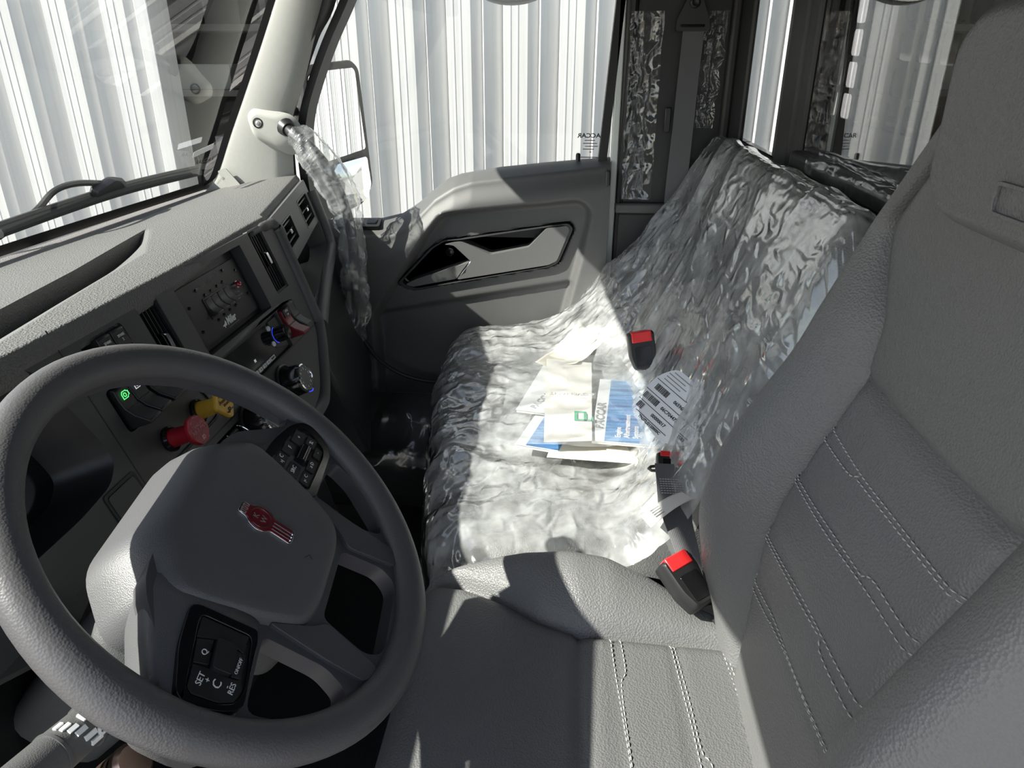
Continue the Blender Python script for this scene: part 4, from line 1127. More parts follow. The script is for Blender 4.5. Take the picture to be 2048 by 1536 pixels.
# ================================================================== STEERING COLUMN AND STALK
cl = thing('steering_column', 'dark plastic steering column shroud behind the wheel with a control stalk', 'steering column', FWH.p(0, 0, -.30))
rg = []
for c, w, h in ((-.062, .118, .070), (-.075, .128, .070), (-.098, .122, .064), (-.110, .058, .056), (-.20, .054, .058), (-.36, .050, .055)):
    rg.append([FWR.p(x, y - .012, c) for x, y in rrect(-w, w, -h, h, .035, 5)])
build('shroud', MB().loft(rg), 'door_plastic', cl, smooth=60)
sp = [Vector(FWH.p(-.06, -.034, -.085)), Vector(FWH.p(-.150, -.011, -.080)), Vector(FWH.p(-.215, .005, -.078)), Vector(FWH.p(-.29, .024, -.074))]
d = (sp[2] - sp[1]).normalized()
st = build('stalk', MB().tube(sp, [.013, .016, .017, .016], 20), 'door_plastic', cl, smooth=60)
for k, r0 in ((.032, .0178), (.064, .0178)):
    a = sp[1] + d * k; build('stalk_ring', MB().tube([a, a + d * .0025], r0, 22), 'dash_hard_light', st, smooth=40)
FST = Fr(sp[1], d, Vector((.75, 0, .66)))
def on_stalk(al, ang, r=.0175):
    """point on the stalk skin with a tangent frame"""
    side = d.cross(FST.v).normalized(); nrm = FST.v * math.cos(ang) + side * math.sin(ang)
    o = sp[1] + d * al + nrm * r
    return Fr(o, d, nrm.cross(d))
for al, ang, w, h in ((.042, -.75, .010, .004), (.046, -.35, .010, .004), (.050, .05, .009, .004), (.053, .35, .008, .0034), (.055, .65, .008, .003), (.056, .95, .007, .003)):
    f = on_stalk(al, ang); build('stalk_mark', MB().box(f, (-w / 2, w / 2), (-h / 2, h / 2), (-.001, .0006)), 'ink_white', st)
for al, ang in ((.036, -.55), (.040, .5)):
    f = on_stalk(al, ang, .0176); build('stalk_icon', MB().plate(f, rpoly([(-.004, -.003), (.004, -.004), (.004, .004), (-.004, .003)], .001), -.001, .0006, [circ(.0005, 0, .0016, 8)]), 'ink_white', st)
f = on_stalk(.012, .45, .0162)
for x in (-.0035, .0035):
    build('stalk_icon', MB().plate(f, rpoly([(x - .003, 0), (x, -.0045), (x + .003, 0), (x, .0045)], .0008), -.001, .0008, [circ(x, 0, .0015, 6)]), 'ink_white', st)
kn = thing('ignition_lock', 'copper-toned ribbed lock barrel below the steering wheel rim', 'lock', FWH.p(-.19, -.047, -.12))
fk = Fr(FWH.p(-.190, -.047, -.088), (0, 1, 0), (-.7, 0, .7))
build('barrel', MB().lathe(fk, [(.016, -.05), (.016, 0), (.0145, .002), (.0145, .006), (.016, .008), (.016, .014), (.013, .018), (.004, .018)], 24), 'copper_metal', kn)
build('barrel_ring', MB().lathe(fk, [(.0150, .001), (.0150, .007)], 24), 'black_gloss', kn)
# ================================================================== DRIVER SEAT
YC = .56
ds = thing('driver_seat', 'dark grey leather driver seat with pale cross stitching and high back', 'seat', (.05, YC, 0))
def cr(P, t):
    n = len(P) - 1; k = min(int(t * n), n - 1); f = t * n - k
    p1 = P[k]; p2 = P[k + 1]; p0 = P[k - 1] if k else p1 * 2 - p2; p3 = P[k + 2] if k + 2 <= n else p2 * 2 - p1
    return 0.5 * ((2 * p1) + (p2 - p0) * f + (2 * p0 - 5 * p1 + 4 * p2 - p3) * f * f + (3 * p1 - p0 - 3 * p2 + p3) * f ** 3)
SX = ([.44, .5, .62, .73, .784, .82, .853, .876, .94, .976, 1.0, 1.09, 1.2, 1.3], [.215, .218, .225, .228, .236, .249, .262, .272, .300, .306, .312, .324, .327, .322])
BW = ([.44, .5, .6, .72, .85, 1.0, 1.09, 1.155, 1.208, 1.25, 1.272, 1.282], [.20, .22, .248, .262, .268, .262, .224, .184, .148, .105, .06, .02])
BB = ([.44, .52, .58, .64, .72, .83, .92, 1.0, 1.09, 1.2], [.0, .004, .018, .04, .056, .056, .047, .032, .010, 0])
BS = ([.44, .60, .94, 1.0, 1.055, 1.09, 1.2, 1.3], [.135, .14, .14, .152, .190, .205, .11, .012])
zsm = np.linspace(.44, 1.282, 400)
def smooth_tab(tab, k=15):
    y = np.interp(zsm, *tab); ker = np.ones(k) / k
    return (zsm, np.convolve(np.pad(y, k // 2, mode='edge'), ker, 'valid'))
SXs, BWs, BBs, BSs = smooth_tab(SX, 25), smooth_tab(BW, 21), smooth_tab(BB, 21), smooth_tab(BS, 13)
ZSEAM = .945
STZ = [.889, .838, .772, .706]
def seam_dip(d, w=.007, dep=.009): return dep * math.exp(-(d / w) ** 2)
def centre_x(dy, z):
    s = itp(z, *SXs); ys = itp(z, *BSs)
    x = s - .004 * (1 - (dy / ys) ** 2)
    x += seam_dip(ys - abs(dy)) + seam_dip(z - ZSEAM)
    if z < ZSEAM: x += sum(.0022 * math.exp(-((z - q) / .005) ** 2) for q in STZ)
    return x
def bol(z, t):
    s = itp(z, *SXs); ys = itp(z, *BSs); w = max(itp(z, *BWs), ys + .006); B = itp(z, *BBs); k = w - ys
    P = [Vector((ys, s + .009)), Vector((ys + .14 * k, s - .32 * B)), Vector((ys + .38 * k, s - .86 * B)), Vector((ys + .68 * k, s - .98 * B)), Vector((ys + .92 * k, s - .45 * B + .012)), Vector((w, s + .045)), Vector((w - min(.012, .3 * k), s + .10))]
    return cr(P, t)
zr = sorted(set(list(np.linspace(.46, ZSEAM, 64)) + list(np.linspace(ZSEAM, 1.275, 46))))
NC, NB = 40, 30
rows = []
for z in zr:
    ys = itp(z, *BSs); row = []
    for j in range(NB + 1):
        q = bol(z, 1 - j / NB); row.append(Vector((q.y, YC - q.x, z)))
    for j in range(1, NC):
        dy = -ys + 2 * ys * j / NC; row.append(Vector((centre_x(dy, z), YC + dy, z)))
    for j in range(NB + 1):
        q = bol(z, j / NB); row.append(Vector((q.y, YC + q.x, z)))
    rows.append(row)
W = len(rows[0])
parts = {'insert': MB(), 'upper': MB(), 'bolL': MB(), 'bolR': MB()}
allv = [p for r in rows for p in r]
for m in parts.values(): m.v = allv
for i in range(len(rows) - 1):
    for j in range(W - 1):
        f = (i * W + j, i * W + j + 1, (i + 1) * W + j + 1, (i + 1) * W + j)
        k = 'bolL' if j < NB else 'bolR' if j >= NB + NC else ('insert' if zr[i] < ZSEAM - 1e-6 else 'upper')
        parts[k].f.append(f)
build('back_insert', clean(parts['insert']), 'leather', ds, smooth=180, fix=False, label='quilted leather centre of the backrest')
build('upper_back', clean(parts['upper']), 'leather', ds, smooth=180, fix=False)
build('side_bolster', clean(parts['bolL']), 'leather', ds, smooth=180, fix=False)
build('side_bolster', clean(parts['bolR']), 'leather', ds, smooth=180, fix=False)
# back shell and piping on the far side
sh = []
for z in zr:
    q = bol(z, 1.0); s = itp(z, *SXs); w = q.x
    sh.append([Vector((q.y, YC - w, z)), Vector((q.y + .02, YC - w * 1.01, z)), Vector((s + .15, YC - w * .7, z)), Vector((s + .16, YC, z)), Vector((s + .15, YC + w * .7, z)), Vector((q.y + .02, YC + w * 1.01, z)), Vector((q.y, YC + w, z))])
top = sh[-1]
mb = MB().loft(sh, caps=False, closed=False)
mb.add(top, [tuple(range(7))])
build('back_shell', mb, 'leather_dark', ds, smooth=60)
for dx, r in ((.006, .0055), (.026, .007)):
    for sgn in (1, -1):
        pth = [Vector((bol(z, 1.0).y + dx, YC + sgn * (bol(z, 1.0).x + .002), z)) for z in zr if .55 < z < 1.10]
        build('piping', MB().tube(pth[::2], r, 8), 'leather_dark', ds, smooth=180)
mb = MB()
for z in np.arange(.60, 1.09, .0075):
    q = bol(z, 1.0); p = Vector((q.y + .016, YC + q.x + .006, z))
    mb.box(Fr(p, (1, 0, .3), (0, 1, 0)), (-.004, .004), (-.002, .002), (-.0012, .0012))
tag(build('overlock_stitches', mb, 'thread_dark', ds, smooth=0), kind='stuff')
# strap loop over the rear corner
q = bol(1.06, 1.0)
build('strap_loop', MB().box(Fr((q.y + .035, YC + q.x - .02, 1.085), (.8, .5, .2), (0, .3, 1)), (-.03, .03), (-.035, .03), (-.012, .012)), 'leather_dark', ds, bevel=.008, seg=3)
# headrest pad
def hp(a, b):
    A = a * 2 - 1; Bq = b * 2 - 1
    dy = .128 * A * (1 - .10 * Bq * Bq * (Bq > 0)); z = 1.198 + .088 * Bq + .006 * (1 - A * A) * (Bq > 0)
    # superellipse rounding of the outline
    sA = abs(A); sB = abs(Bq); sc = (sA ** 5 + sB ** 5) ** (1 / 5); mx = max(sA, sB)
    if sc > 1e-6: dy *= mx / sc; z = 1.198 + (z - 1.198) * mx / sc
    x = itp(min(z, 1.27), *SXs)
    e = 1 - mx
    x -= .030 * min(1, (e / .22)) ** .55 - .006
    x += .010 * (1 - min(1, e / .12)) ** 2
    return Vector((x, YC + dy, z))
mb = MB(); mb.grid(hp, 48, 48); build('headrest_pad', mb, 'leather', ds, smooth=180, fix=False)
fe = Fr((itp(1.16, *SXs) - .0255, YC - .040, 1.150), (0, 1, 0), (0, 0, 1))
build('headrest_mark', MB().plate(fe, rrect(-.03, .03, -.012, .012, .006), -.002, .0012, [rrect(-.027, .027, -.009, .009, .005)]), 'leather', ds, bevel=.001)
# stitching
def stitch(pts, fn, n_off, name='stitching', mat='thread', r=.00085, L=.0058, gap=.0026):
    P = spline([Vector((a, b, 0)) for a, b in pts], 12) if len(pts) > 2 else [Vector((*pts[0], 0)).lerp(Vector((*pts[1], 0)), k / 20) for k in range(21)]
    W3 = [fn(p.x, p.y) for p in P]
    seg = [0]
    for i in range(1, len(W3)): seg.append(seg[-1] + (W3[i] - W3[i - 1]).length)
    def at(s):
        i = min(max(int(np.searchsorted(seg, s)) - 1, 0), len(W3) - 2)
        t = (s - seg[i]) / max(1e-9, seg[i + 1] - seg[i]); return W3[i].lerp(W3[i + 1], t)
    mb = MB(); s = 0
    while s + L < seg[-1]:
        a, m, b = at(s), at(s + L / 2), at(s + L)
        mb.tube([a, m + n_off * (r * .9), b], [r * .6, r, r * .6], 5); s += L + gap
    o = build(name, mb, mat, ds, smooth=180); o['kind'] = 'stuff'; return o
bx = lambda y, z: Vector((centre_x(y - YC, z) - .0006, y, z))
nb = Vector((-1, 0, .25))
def lines(p): return p
for pts in ([(.700, .889), (.594, .889), (.515, .892), (.418, .894)], [(.700, .877), (.615, .881), (.598, .8865)],
            [(.596, .8845), (.515, .8875), (.418, .8895)],
            [(.700, .829), (.598, .835), (.511, .841)], [(.700, .8245), (.598, .8305), (.511, .8365)], [(.511, .841), (.497, .849), (.461, .850), (.418, .850)], [(.511, .8365), (.477, .838), (.418, .838)],
            [(.703, .752), (.603, .767), (.516, .775), (.47, .778), (.417, .781)], [(.703, .7475), (.603, .7625), (.512, .771)], [(.510, .770), (.492, .765), (.417, .766)],
            [(.705, .686), (.624, .703), (.532, .712), (.417, .718)], [(.705, .673), (.618, .695), (.606, .7005)], [(.604, .6995), (.532, .7075), (.417, .7135)]):
    stitch(pts, bx, nb)
# ---- cushion
PX = [Vector(p) for p in ((-.150, .30), (-.185, .36), (-.203, .43), (-.206, .485), (-.192, .525), (-.160, .543), (-.10, .549), (.0, .549), (.1, .545), (.2, .540), (.34, .535))]
HWt = ([-.21, -.2, -.1, 0, .06, .13, .19, .26, .34], [.280, .285, .302, .312, .306, .280, .245, .215, .20])
YSt = ([-.21, -.195, -.14, -.082, -.024, .026, .34], [.283, .280, .262, .235, .197, .180, .180])
BCt = ([-.21, -.19, -.12, -.05, .02, .07, .13, .19, .26, .34], [0, .003, .020, .042, .052, .050, .034, .016, .004, 0])
XS = .030
def prof(t): return cr(PX, t)
def cus(dy, t):
    p = prof(t); x, z = p.x, p.y
    hw = itp(x, *HWt); ys = min(itp(x, *YSt), hw - .012); a = abs(dy); up = smst(.50, .545, z)
    if a <= ys:
        e = ys - a
        z -= up * (seam_dip(e, .008, .010) + (seam_dip(x - XS, .006, .008) if x > -.1 else 0))
        z += up * .004 * (1 - (a / ys) ** 2)
        if x > XS: z -= up * sum(.0022 * math.exp(-((x - q) / .005) ** 2) for q in (.076, .152, .218))
        return Vector((x, YC + dy, z))
    k = (a - ys) / (hw - ys); B = itp(x, *BCt) * up
    if k <= 1:
        h = math.sin(math.pi * min(1, k / .72) * .5) ** .9 if k < .72 else math.cos((k - .72) / .28 * 1.1) ** .6
        z = z + B * h - up * seam_dip(k * (hw - ys), .008, .010) - (.020 * max(0, (k - .72) / .28) ** 2) * up
    return Vector((x, YC + dy, z))
tt = [i / 110 for i in range(111)]
rows = []
for t in tt:
    x = prof(t).x; z0 = prof(t).y; hw = itp(x, *HWt); ys = min(itp(x, *YSt), hw - .012); row = []
    def side(s):
        e = cus(s * hw * .9999, t); out = []
        for dz, dd in ((.02, .006), (.06, .004), (.13, -.01), (.22, -.03)):
            out.append(Vector((e.x, YC + s * (hw + dd), max(.22, e.z - dz))))
        return out
    row += list(reversed(side(-1)))
    row += [cus(-hw + (hw - ys) * j / 22, t) for j in range(22)]
    row += [cus(-ys + 2 * ys * j / 44, t) for j in range(45)]
    row += [cus(ys + (hw - ys) * (j + 1) / 22, t) for j in range(22)]
    row += side(1)
    rows.append(row)
W = len(rows[0]); parts = {k: MB() for k in ('ins', 'front', 'bl', 'br')}
allv = [p for r in rows for p in r]
for m in parts.values(): m.v = allv
for i in range(len(rows) - 1):
    for j in range(W - 1):
        f = (i * W + j, i * W + j + 1, (i + 1) * W + j + 1, (i + 1) * W + j)
        if j < 26: k = 'bl'
        elif j >= 26 + 44: k = 'br'
        else: k = 'ins' if prof(tt[i]).x > XS else 'front'
        parts[k].f.append(f)
build('seat_insert', clean(parts['ins']), 'leather', ds, smooth=180, fix=False, label='quilted leather centre of the cushion')
build('seat_front', clean(parts['front']), 'leather', ds, smooth=180, fix=False)
build('seat_bolster', clean(parts['bl']), 'leather', ds, smooth=180, fix=False)
build('seat_bolster', clean(parts['br']), 'leather', ds, smooth=180, fix=False)
def tx(x):   # profile parameter for a given x on the top
    lo, hi = .45, 1.0
    for _ in range(30):
        m = (lo + hi) / 2
        if prof(m).x < x: lo = m
        else: hi = m
    return lo
cx_ = lambda x, y: cus(y - YC, tx(x)) + Vector((0, 0, .0006))
nu = Vector((0, 0, 1))
for pts in ([(.069, .736), (.073, .672), (.083, .541), (.088, .42)], [(.082, .736), (.0855, .676), (.0795, .650), (.0845, .541), (.093, .42)],
            [(.147, .736), (.154, .64), (.158, .571), (.164, .42)], [(.1515, .736), (.1585, .64), (.1625, .571), (.172, .545), (.176, .42)],
            [(.214, .734), (.222, .607), (.232, .45)], [(.2185, .734), (.2265, .607), (.2365, .45)]):
    stitch(pts, cx_, nu)
build('seat_base', MB().wbox((-.12, .30), (YC - .2, YC + .2), (.0, .30)), 'black_plastic', ds, bevel=.03)
build('seat_riser', MB().wbox((-.15, .32), (YC - .23, YC + .23), (.27, .40)), 'leather_dark', ds, bevel=.03)

# ================================================================== PASSENGER BENCH
bs = thing('passenger_bench', 'grey two-person passenger bench seat wrapped in clear plastic', 'seat', (.0, 1.42, 0))
XF = ([.88, .93, 1.2, 1.55, 1.8, 1.95], [-.185, -.195, -.247, -.296, -.305, -.28])
def cush(a, b):
    y = .92 + 1.02 * a
    e = min(y - .92, 1.94 - y); rd = .03 * (1 - min(1, e / .05)) ** 2
    xf = itp(y, *XF) + .02
    P = [Vector(p) for p in ((xf + .06, .16), (xf + .01, .30), (xf, .44), (xf + .012, .50), (xf + .06, .535), (xf + .2, .545), (.05, .54), (.16, .525), (.24, .50))]
    q = cr(P, b)
    return Vector((q.x, y, q.y - rd))
mb = MB(); mb.grid(cush, 60, 50); build('bench_cushion', mb, 'leather', bs, smooth=180, fix=False)
def bback(a, b):
    y = .93 + 1.0 * a
    e = min(y - .93, 1.93 - y); rd = .04 * (1 - min(1, e / .07)) ** 2
    P = [Vector(p) for p in ((.16, .46), (.175, .56), (.215, .70), (.262, .84), (.302, .96), (.325, 1.022), (.345, 1.045), (.368, 1.040), (.382, .99), (.375, .8), (.35, .5))]
    q = cr(P, b)
    return Vector((q.x + rd * .6, y, q.y - rd * (q.y > .8)))
mb = MB(); mb.grid(bback, 60, 60); build('bench_back', mb, 'leather', bs, smooth=180, fix=False)
for s in (.93, 1.93):
    pts = [bback((s - .93), b / 30) for b in range(31)]
    build('back_side', MB().add(pts, [tuple(range(31))]), 'leather', bs)
build('bench_box', MB().wbox((-.20, .36), (.95, 1.92), (0, .45)), 'leather_dark', bs, bevel=.02)
for y in (1.43,):
    build('seat_seam', MB().tube([cush((y - .92) / 1.02, b) + Vector((0, 0, .001)) for b in np.linspace(.3, 1, 24)], .003, 6), 'leather_dark', bs)

# ---- clear plastic cover draped over the bench
def rid(p, sc, oct=3): return noise.ridged_multi_fractal(p * sc, .9, 2.1, oct, 1.0, 2.0)
def cover(a, b):
    y = .875 + 1.085 * a
    tent = smst(1.35, 1.95, y)
    xf = itp(y, *XF) - .008
    low = .14 + .10 * noise.noise(Vector((y * 6, 3.1, 0)))
    P = [Vector(p) for p in ((xf - .02, low), (xf - .018, .30), (xf - .012, .43), (xf - .002, .515), (xf + .05, .553), (xf + .17, .562), (.0 - .02 * tent, .562 + .03 * tent), (.10 + .0 * tent, .575 + .15 * tent), (.165 + .01 * tent, .635 + .17 * tent), (.215, .745 + .12 * tent), (.262, .87 + .05 * tent), (.305, .985 + .02 * tent), (.330, 1.046), (.350, 1.068), (.376, 1.060), (.392, 1.00), (.392, .86))]
    q = cr(P, b); n = cr(P, min(1, b + .01)) - cr(P, max(0, b - .01))
    nrm = Vector((-n.y, 0, n.x)).normalized()
    p = Vector((q.x, y, q.y))
    e = min(y - .875, 1.96 - y)
    p.z -= .05 * (1 - min(1, e / .06)) ** 2 * (1 if q.y > .8 else .6)
    s = b * 2.2
    # folds running down the back, crumple on the cushion, soft bulge at the front
    fold_w = smst(.50, .62, b) * smst(1.0, .9, b)
    warp = noise.noise(Vector((y * 3, s * 1.2, 4.0))) * .12
    yy = y + warp + (.9 - q.y) * .25 * (y - 1.5)
    d = fold_w * (.012 * rid(Vector((yy * 4.6, s * .5, 1.7)), 1.0, 1) - .011) * (.6 + .8 * tent)
    crum = smst(.12, .25, b) * smst(.66, .5, b)
    v = Vector((p.x, y, 0))
    d += crum * (.0095 * (rid(v + Vector((0, 0, 5)), 7.0, 3) - 1.0) + .0024 * (rid(v + Vector((3, 1, 0)), 24, 2) - 1.0))
    d += smst(.3, .1, b) * .014 * (rid(Vector((y * 6, s * 2.0, 9)), 1.0, 2) - .8)
    d += .0005 * noise.noise(Vector((y * 40, s * 30, 2)))
    d += fold_w * .0012 * (rid(Vector((y * 5, s * 14, 6)), 1.4, 2) - 1)
    return p + nrm * (d + .006)
mb = MB(); mb.grid(cover, 300, 360)
pc = build('plastic_cover', mb, 'film_seat', smooth=180, fix=False)
tag(pc, 'clear crinkled plastic dust cover draped over the passenger bench', 'plastic cover')
# ================================================================== LOOSE FLAPS, BELTS, PAPERS
def cov_at(y, x):
    """height of the cover above the cushion at (x, y)"""
    a = (y - .875) / 1.085; lo, hi = .20, .62
    for _ in range(24):
        m = (lo + hi) / 2
        if cover(a, m).x < x: lo = m
        else: hi = m
    return cover(a, lo)
def sheet(name, corners, mat, lift, label, cat, nx=40, ny=40, amp=.004, sc=12, group=None, sag=0.0, solid=0.0):
    """loose sheet lying on the cover; corners are (x, y) anticlockwise"""
    c = [Vector(p) for p in corners]
    def f(a, b):
        p = (c[0] * (1 - a) + c[1] * a) * (1 - b) + (c[3] * (1 - a) + c[2] * a) * b
        z = .566 + lift + amp * (rid(Vector((p.x, p.y, sc)), sc, 2) - .8) + sag * ((a - .5) ** 2 + (b - .5) ** 2)
        return Vector((p.x, p.y, z))
    o = build(name, MB().grid(f, nx, ny), mat, smooth=180, fix=False, solid=solid)
    return tag(o, label, cat, group)
# booklets in the document bag
def booklet(label, corners, z, mats, spine, thick=.006):
    """stapled manual: cover card on a block of pages"""
    c = [Vector((x, y, z)) for x, y in corners]
    u = (c[1] - c[0]); v = (c[3] - c[0])
    f = Fr(c[0], u, v); w = u.length; h = v.dot(f.v)
    t = thing('manual_booklet', label, 'booklet', c[0] - Vector((0, 0, thick)))
    build('pages', MB().box(f, (.0015, w - .0015), (.0015, h - .0015), (-thick, -.0006)), 'paper', t)
    build('front_cover', MB().box(f, (0, w), (0, h), (-.0006, 0)), 'cover_white', t, bevel=.0003)
    build('blue_field', MB().box(f, (spine, w), (.003, h - .003), (-.0002, .0004)), 'manual_blue', t)
    return t, f, w, h
RB = -math.pi / 2
# corners: reading baseline runs along +Y (towards the passenger door), so u is +Y there; here u across the booklet
t, f, w, h = booklet('blue and white engine aftertreatment manual, rightmost booklet in the clear bag', [(.048, 1.150), (.172, 1.139), (.178, 1.40), (.054, 1.430)], .612, None, .024)
text('PACCAR', f.at(.012, .105, .0004, math.pi / 2), .023, 'ink_grey', t, bold=.0007, shear=.15, xs=1.25)
text('Engine', f.at(.048, .020, .0006, math.pi / 2), .0145, 'cover_white', t, bold=.0004, align='LEFT', xs=1.05)
text('Aftertreatment', f.at(.064, .020, .0006, math.pi / 2), .0145, 'cover_white', t, bold=.0004, align='LEFT', xs=1.05)
text('Systems', f.at(.080, .020, .0006, math.pi / 2), .0145, 'cover_white', t, bold=.0004, align='LEFT', xs=1.05)
text("Operator's Manual", f.at(.116, .012, .0006, math.pi / 2), .0085, 'cover_white', t, align='LEFT')
t, f, w, h = booklet('blue and white manual half hidden under the white sheet, left side of the bag', [(-.098, 1.285), (-.020, 1.270), (-.022, 1.515), (-.110, 1.532)], .602, None, .058)
text('PACCAR', f.at(.040, .060, .0004, math.pi / 2 - .2), .020, 'ink_grey', t, bold=.0006, shear=.15, xs=1.2)
t, f, w, h = booklet('lower blue and white booklet at the near left of the bag', [(-.090, 1.160), (-.010, 1.140), (-.014, 1.290), (-.104, 1.300)], .593, None, .02)
ws_ = sheet('paper_sheet', [(-.036, 1.128), (.050, 1.140), (.056, 1.505), (-.046, 1.522)], 'paper', .051, 'white sheet with green logo lying across the middle of the bag', 'paper', amp=.0006)
fs = Fr((.0, 1.30, .6185), (0, -1, 0), (1, 0, 0))
text('COVENANT', Fr((.012, 1.335, .6182), (-1, 0, 0), (0, -1, 0)), .017, 'ink_faint', ws_)
text('TRANSPORT SERVICES', Fr((.012, 1.318, .6182), (-1, 0, 0), (0, -1, 0)), .006, 'ink_faint', ws_)
fl = Fr((.040, 1.235, .6184), (1, 0, 0), (0, 1, 0))
for pl in (rect(-.022, -.016, -.02, .02), rect(-.016, .012, -.020, -.014), rect(-.004, .002, -.02, .012), rect(.010, .014, -.02, -.004), rect(-.016, .0, .014, .020)):
    build('green_logo', MB().plate(fl, pl, 0, .0004), 'ink_green', ws_)
sheet('paper_sheet', [(-.030, 1.118), (.130, 1.108), (.135, 1.18), (-.020, 1.19)], 'paper_cream', .026, 'cream paper edge sticking out below the booklets in the bag', 'paper', amp=.001)
sheet('document_bag', [(-.122, 1.098), (.190, 1.120), (.180, 1.52), (-.118, 1.545)], 'film_bag', .058, 'clear plastic bag holding manuals on the bench seat', 'bag', 60, 60, amp=.0045, sc=9)
# creased note paper beyond the bag
def note(a, b):
    c = [Vector(p) for p in ((-.070, 1.485), (.024, 1.488), (.098, 1.655), (.030, 1.760))]
    p = (c[0] * (1 - a) + c[1] * a) * (1 - b) + (c[3] * (1 - a) + c[2] * a) * b
    z = .600 + .030 * abs(a - .45) + .018 * abs(b - .4) + .004 * (rid(Vector((p.x, p.y, 3)), 16, 2) - .8)
    return Vector((p.x, p.y, z))
tag(build('note_paper', MB().grid(note, 24, 24), 'paper_cream', smooth=60, fix=False, solid=.0004), 'creased blank note paper propped beyond the document bag', 'paper')
# shipping label stuck on the cover
FLB = Fr((.188, 1.085, .700), (.474, -.579, -.219), (.45, .30, .55))
LS = .70
def lp(L): return [(x * LS, y * LS) for x, y in L]
lbp = rpoly(lp([(-.115, .045), (-.090, .085), (.105, .085), (.112, .045), (.055, -.055), (.005, -.075), (-.085, -.060), (-.12, .0)]), .012, 3)
lb = tag(build('shipping_label', MB().plate(FLB, lbp, 0, .0006), 'paper_label'), 'white shipping label with barcodes on the plastic beside the driver seat', 'label')
FLI = FLB.at(0, 0, .0007)
def lbx(name, a0, a1, b0, b1, m): build(name, MB().box(FLI, (a0 * LS, a1 * LS), (b0 * LS, b1 * LS), (0, .0003)), m, lb)
for a0, a1, b in ((-.112, .105, .036), (-.116, .080, .002), (-.112, .060, -.028), (-.095, .012, -.055)): lbx('rule_line', a0, a1, b - .0008, b + .0008, 'ink_black')
lbx('rule_line', -.012, -.0105, .036, .083, 'ink_black'); lbx('rule_line', .028, .0295, -.028, .036, 'ink_black')
random.seed(3)
for a0, b in ((-.100, .020), (-.108, -.012), (-.104, -.040)):
    x = a0
    for k in range(16 if b > -.03 else 7):
        wd = random.choice((.0008, .0016, .0024)); lbx('barcode_bar', x, x + wd, b - .008, b + .008, 'ink_black'); x += wd + random.choice((.0008, .0014))
for s, a, b, z in (('06596AA', -.012, .018, .012), ('06C704472', -.020, -.013, .012), ('00000017', -.030, -.041, .012), ('C1N08M', .062, .012, .012), ('212583', .038, -.036, .011), ('TN,I72,I2120000C', -.040, -.062, .010)):
    text(s, FLI.at(a * LS, b * LS), z * LS, 'ink_black', lb, bold=.0002)
for i in range(4):
    lbx('text_line', -.098 + .01 * (i == 0), -.03 - .012 * (i % 2), .072 - i * .009, .0745 - i * .009, 'ink_grey')
    lbx('text_line', .0, .070 - .014 * (i % 2), .069 - i * .008, .0715 - i * .008, 'ink_grey')

# ---- seat belt buckles
def buckle(label, o, ax, side, L=.075, w=.044, th=.024, red=True):
    """press-button buckle; o = rear end, ax = direction to the slot end, side = across"""
    f = Fr(o, side, ax)
    t = thing('belt_buckle', label, 'belt buckle', o, 'seat belt buckles')
    pr = rpoly([(-w * .36, 0), (w * .36, 0), (w * .5, L * .35), (w * .5, L), (-w * .5, L), (-w * .5, L * .35)], .006, 4)
    rg = [[f.p(x * s, L * .5 + (y - L * .5) * s, c) for x, y in pr] for c, s in ((-th / 2, .86), (-th * .35, .98), (0, 1), (th * .35, .98), (th / 2, .88))]
    build('body', MB().loft(rg), 'black_plastic', t, smooth=45)
    build('press_button', MB().box(f, (-w * .38, w * .38), (L * .74, L * 1.015), (-th * .05, th * .54)), 'red_buckle', t, bevel=.002, label='red press button')
    build('slot', MB().box(f, (-w * .33, w * .33), (L * .96, L * 1.005), (-th * .36, -th * .12)), 'seal_rubber', t)
    build('inset', MB().plate(f, rrect(-w * .3, w * .3, L * .12, L * .62, .004), th * .47, th * .53), 'black_gloss', t, bevel=.0006)
    return t, f
t, f = buckle('black seat belt buckle with red button standing beyond the manuals', Vector((.162, 1.405, .648)), Vector((-.16, .22, .90)), Vector((.97, .14, .14)), L=.080, w=.055, th=.034)
build('stalk', MB().tube([(.163, 1.405, .655), (.172, 1.42, .60), (.19, 1.44, .50)], .011, 10, flat=.5), 'black_plastic', t)
BO = Vector((-.006, -.030, .024))
t, f = buckle('seat belt buckle half under the plastic with folded webbing and paper tag', Vector((.178, 1.020, .615)) + BO, Vector((.06, .90, .16)), Vector((1, -.06, 0)), L=.050, w=.050)
build('webbing', MB().loft([[Vector((x, y, z)) + BO for x in (a, b)] + [Vector((x, y, z - .002)) + BO for x in (b, a)] for a, b, y, z in ((.150, .200, 1.030, .634), (.148, .198, .98, .632), (.146, .194, .935, .626), (.152, .192, .90, .615), (.164, .196, .85, .600), (.176, .200, .80, .57))]), 'webbing', t, smooth=40)
mb = MB()
for k in range(7):
    for x in np.arange(.154, .192, .004): mb.box(Fr(Vector((x, .985 - k * .0055, .6328 - k * .0006)) + BO, (1, 0, 0), (0, 1, 0)), (-.0014, .0014), (-.0007, .0007), (0, .0008))
tag(build('belt_stitches', mb, 'thread', t, smooth=0), kind='stuff')
build('pin_loop', MB().tube([Vector(q) + BO for q in ((.152, 1.028, .63), (.144, 1.026, .63), (.140, 1.020, .63), (.144, 1.014, .63), (.152, 1.014, .63))], .0025, 8), 'black_plastic', t)
def tg(a, b):
    return Vector((.114 + .080 * a + .01 * b, .882 + .045 * a + (-.042 + .01 * a) * b, .638 + .022 * math.sin(a * 2.2) + .010 * b))
tag_ = build('care_tag', MB().grid(tg, 10, 6), 'paper', t, smooth=180, fix=False, solid=.0005, label='white folded paper tag')
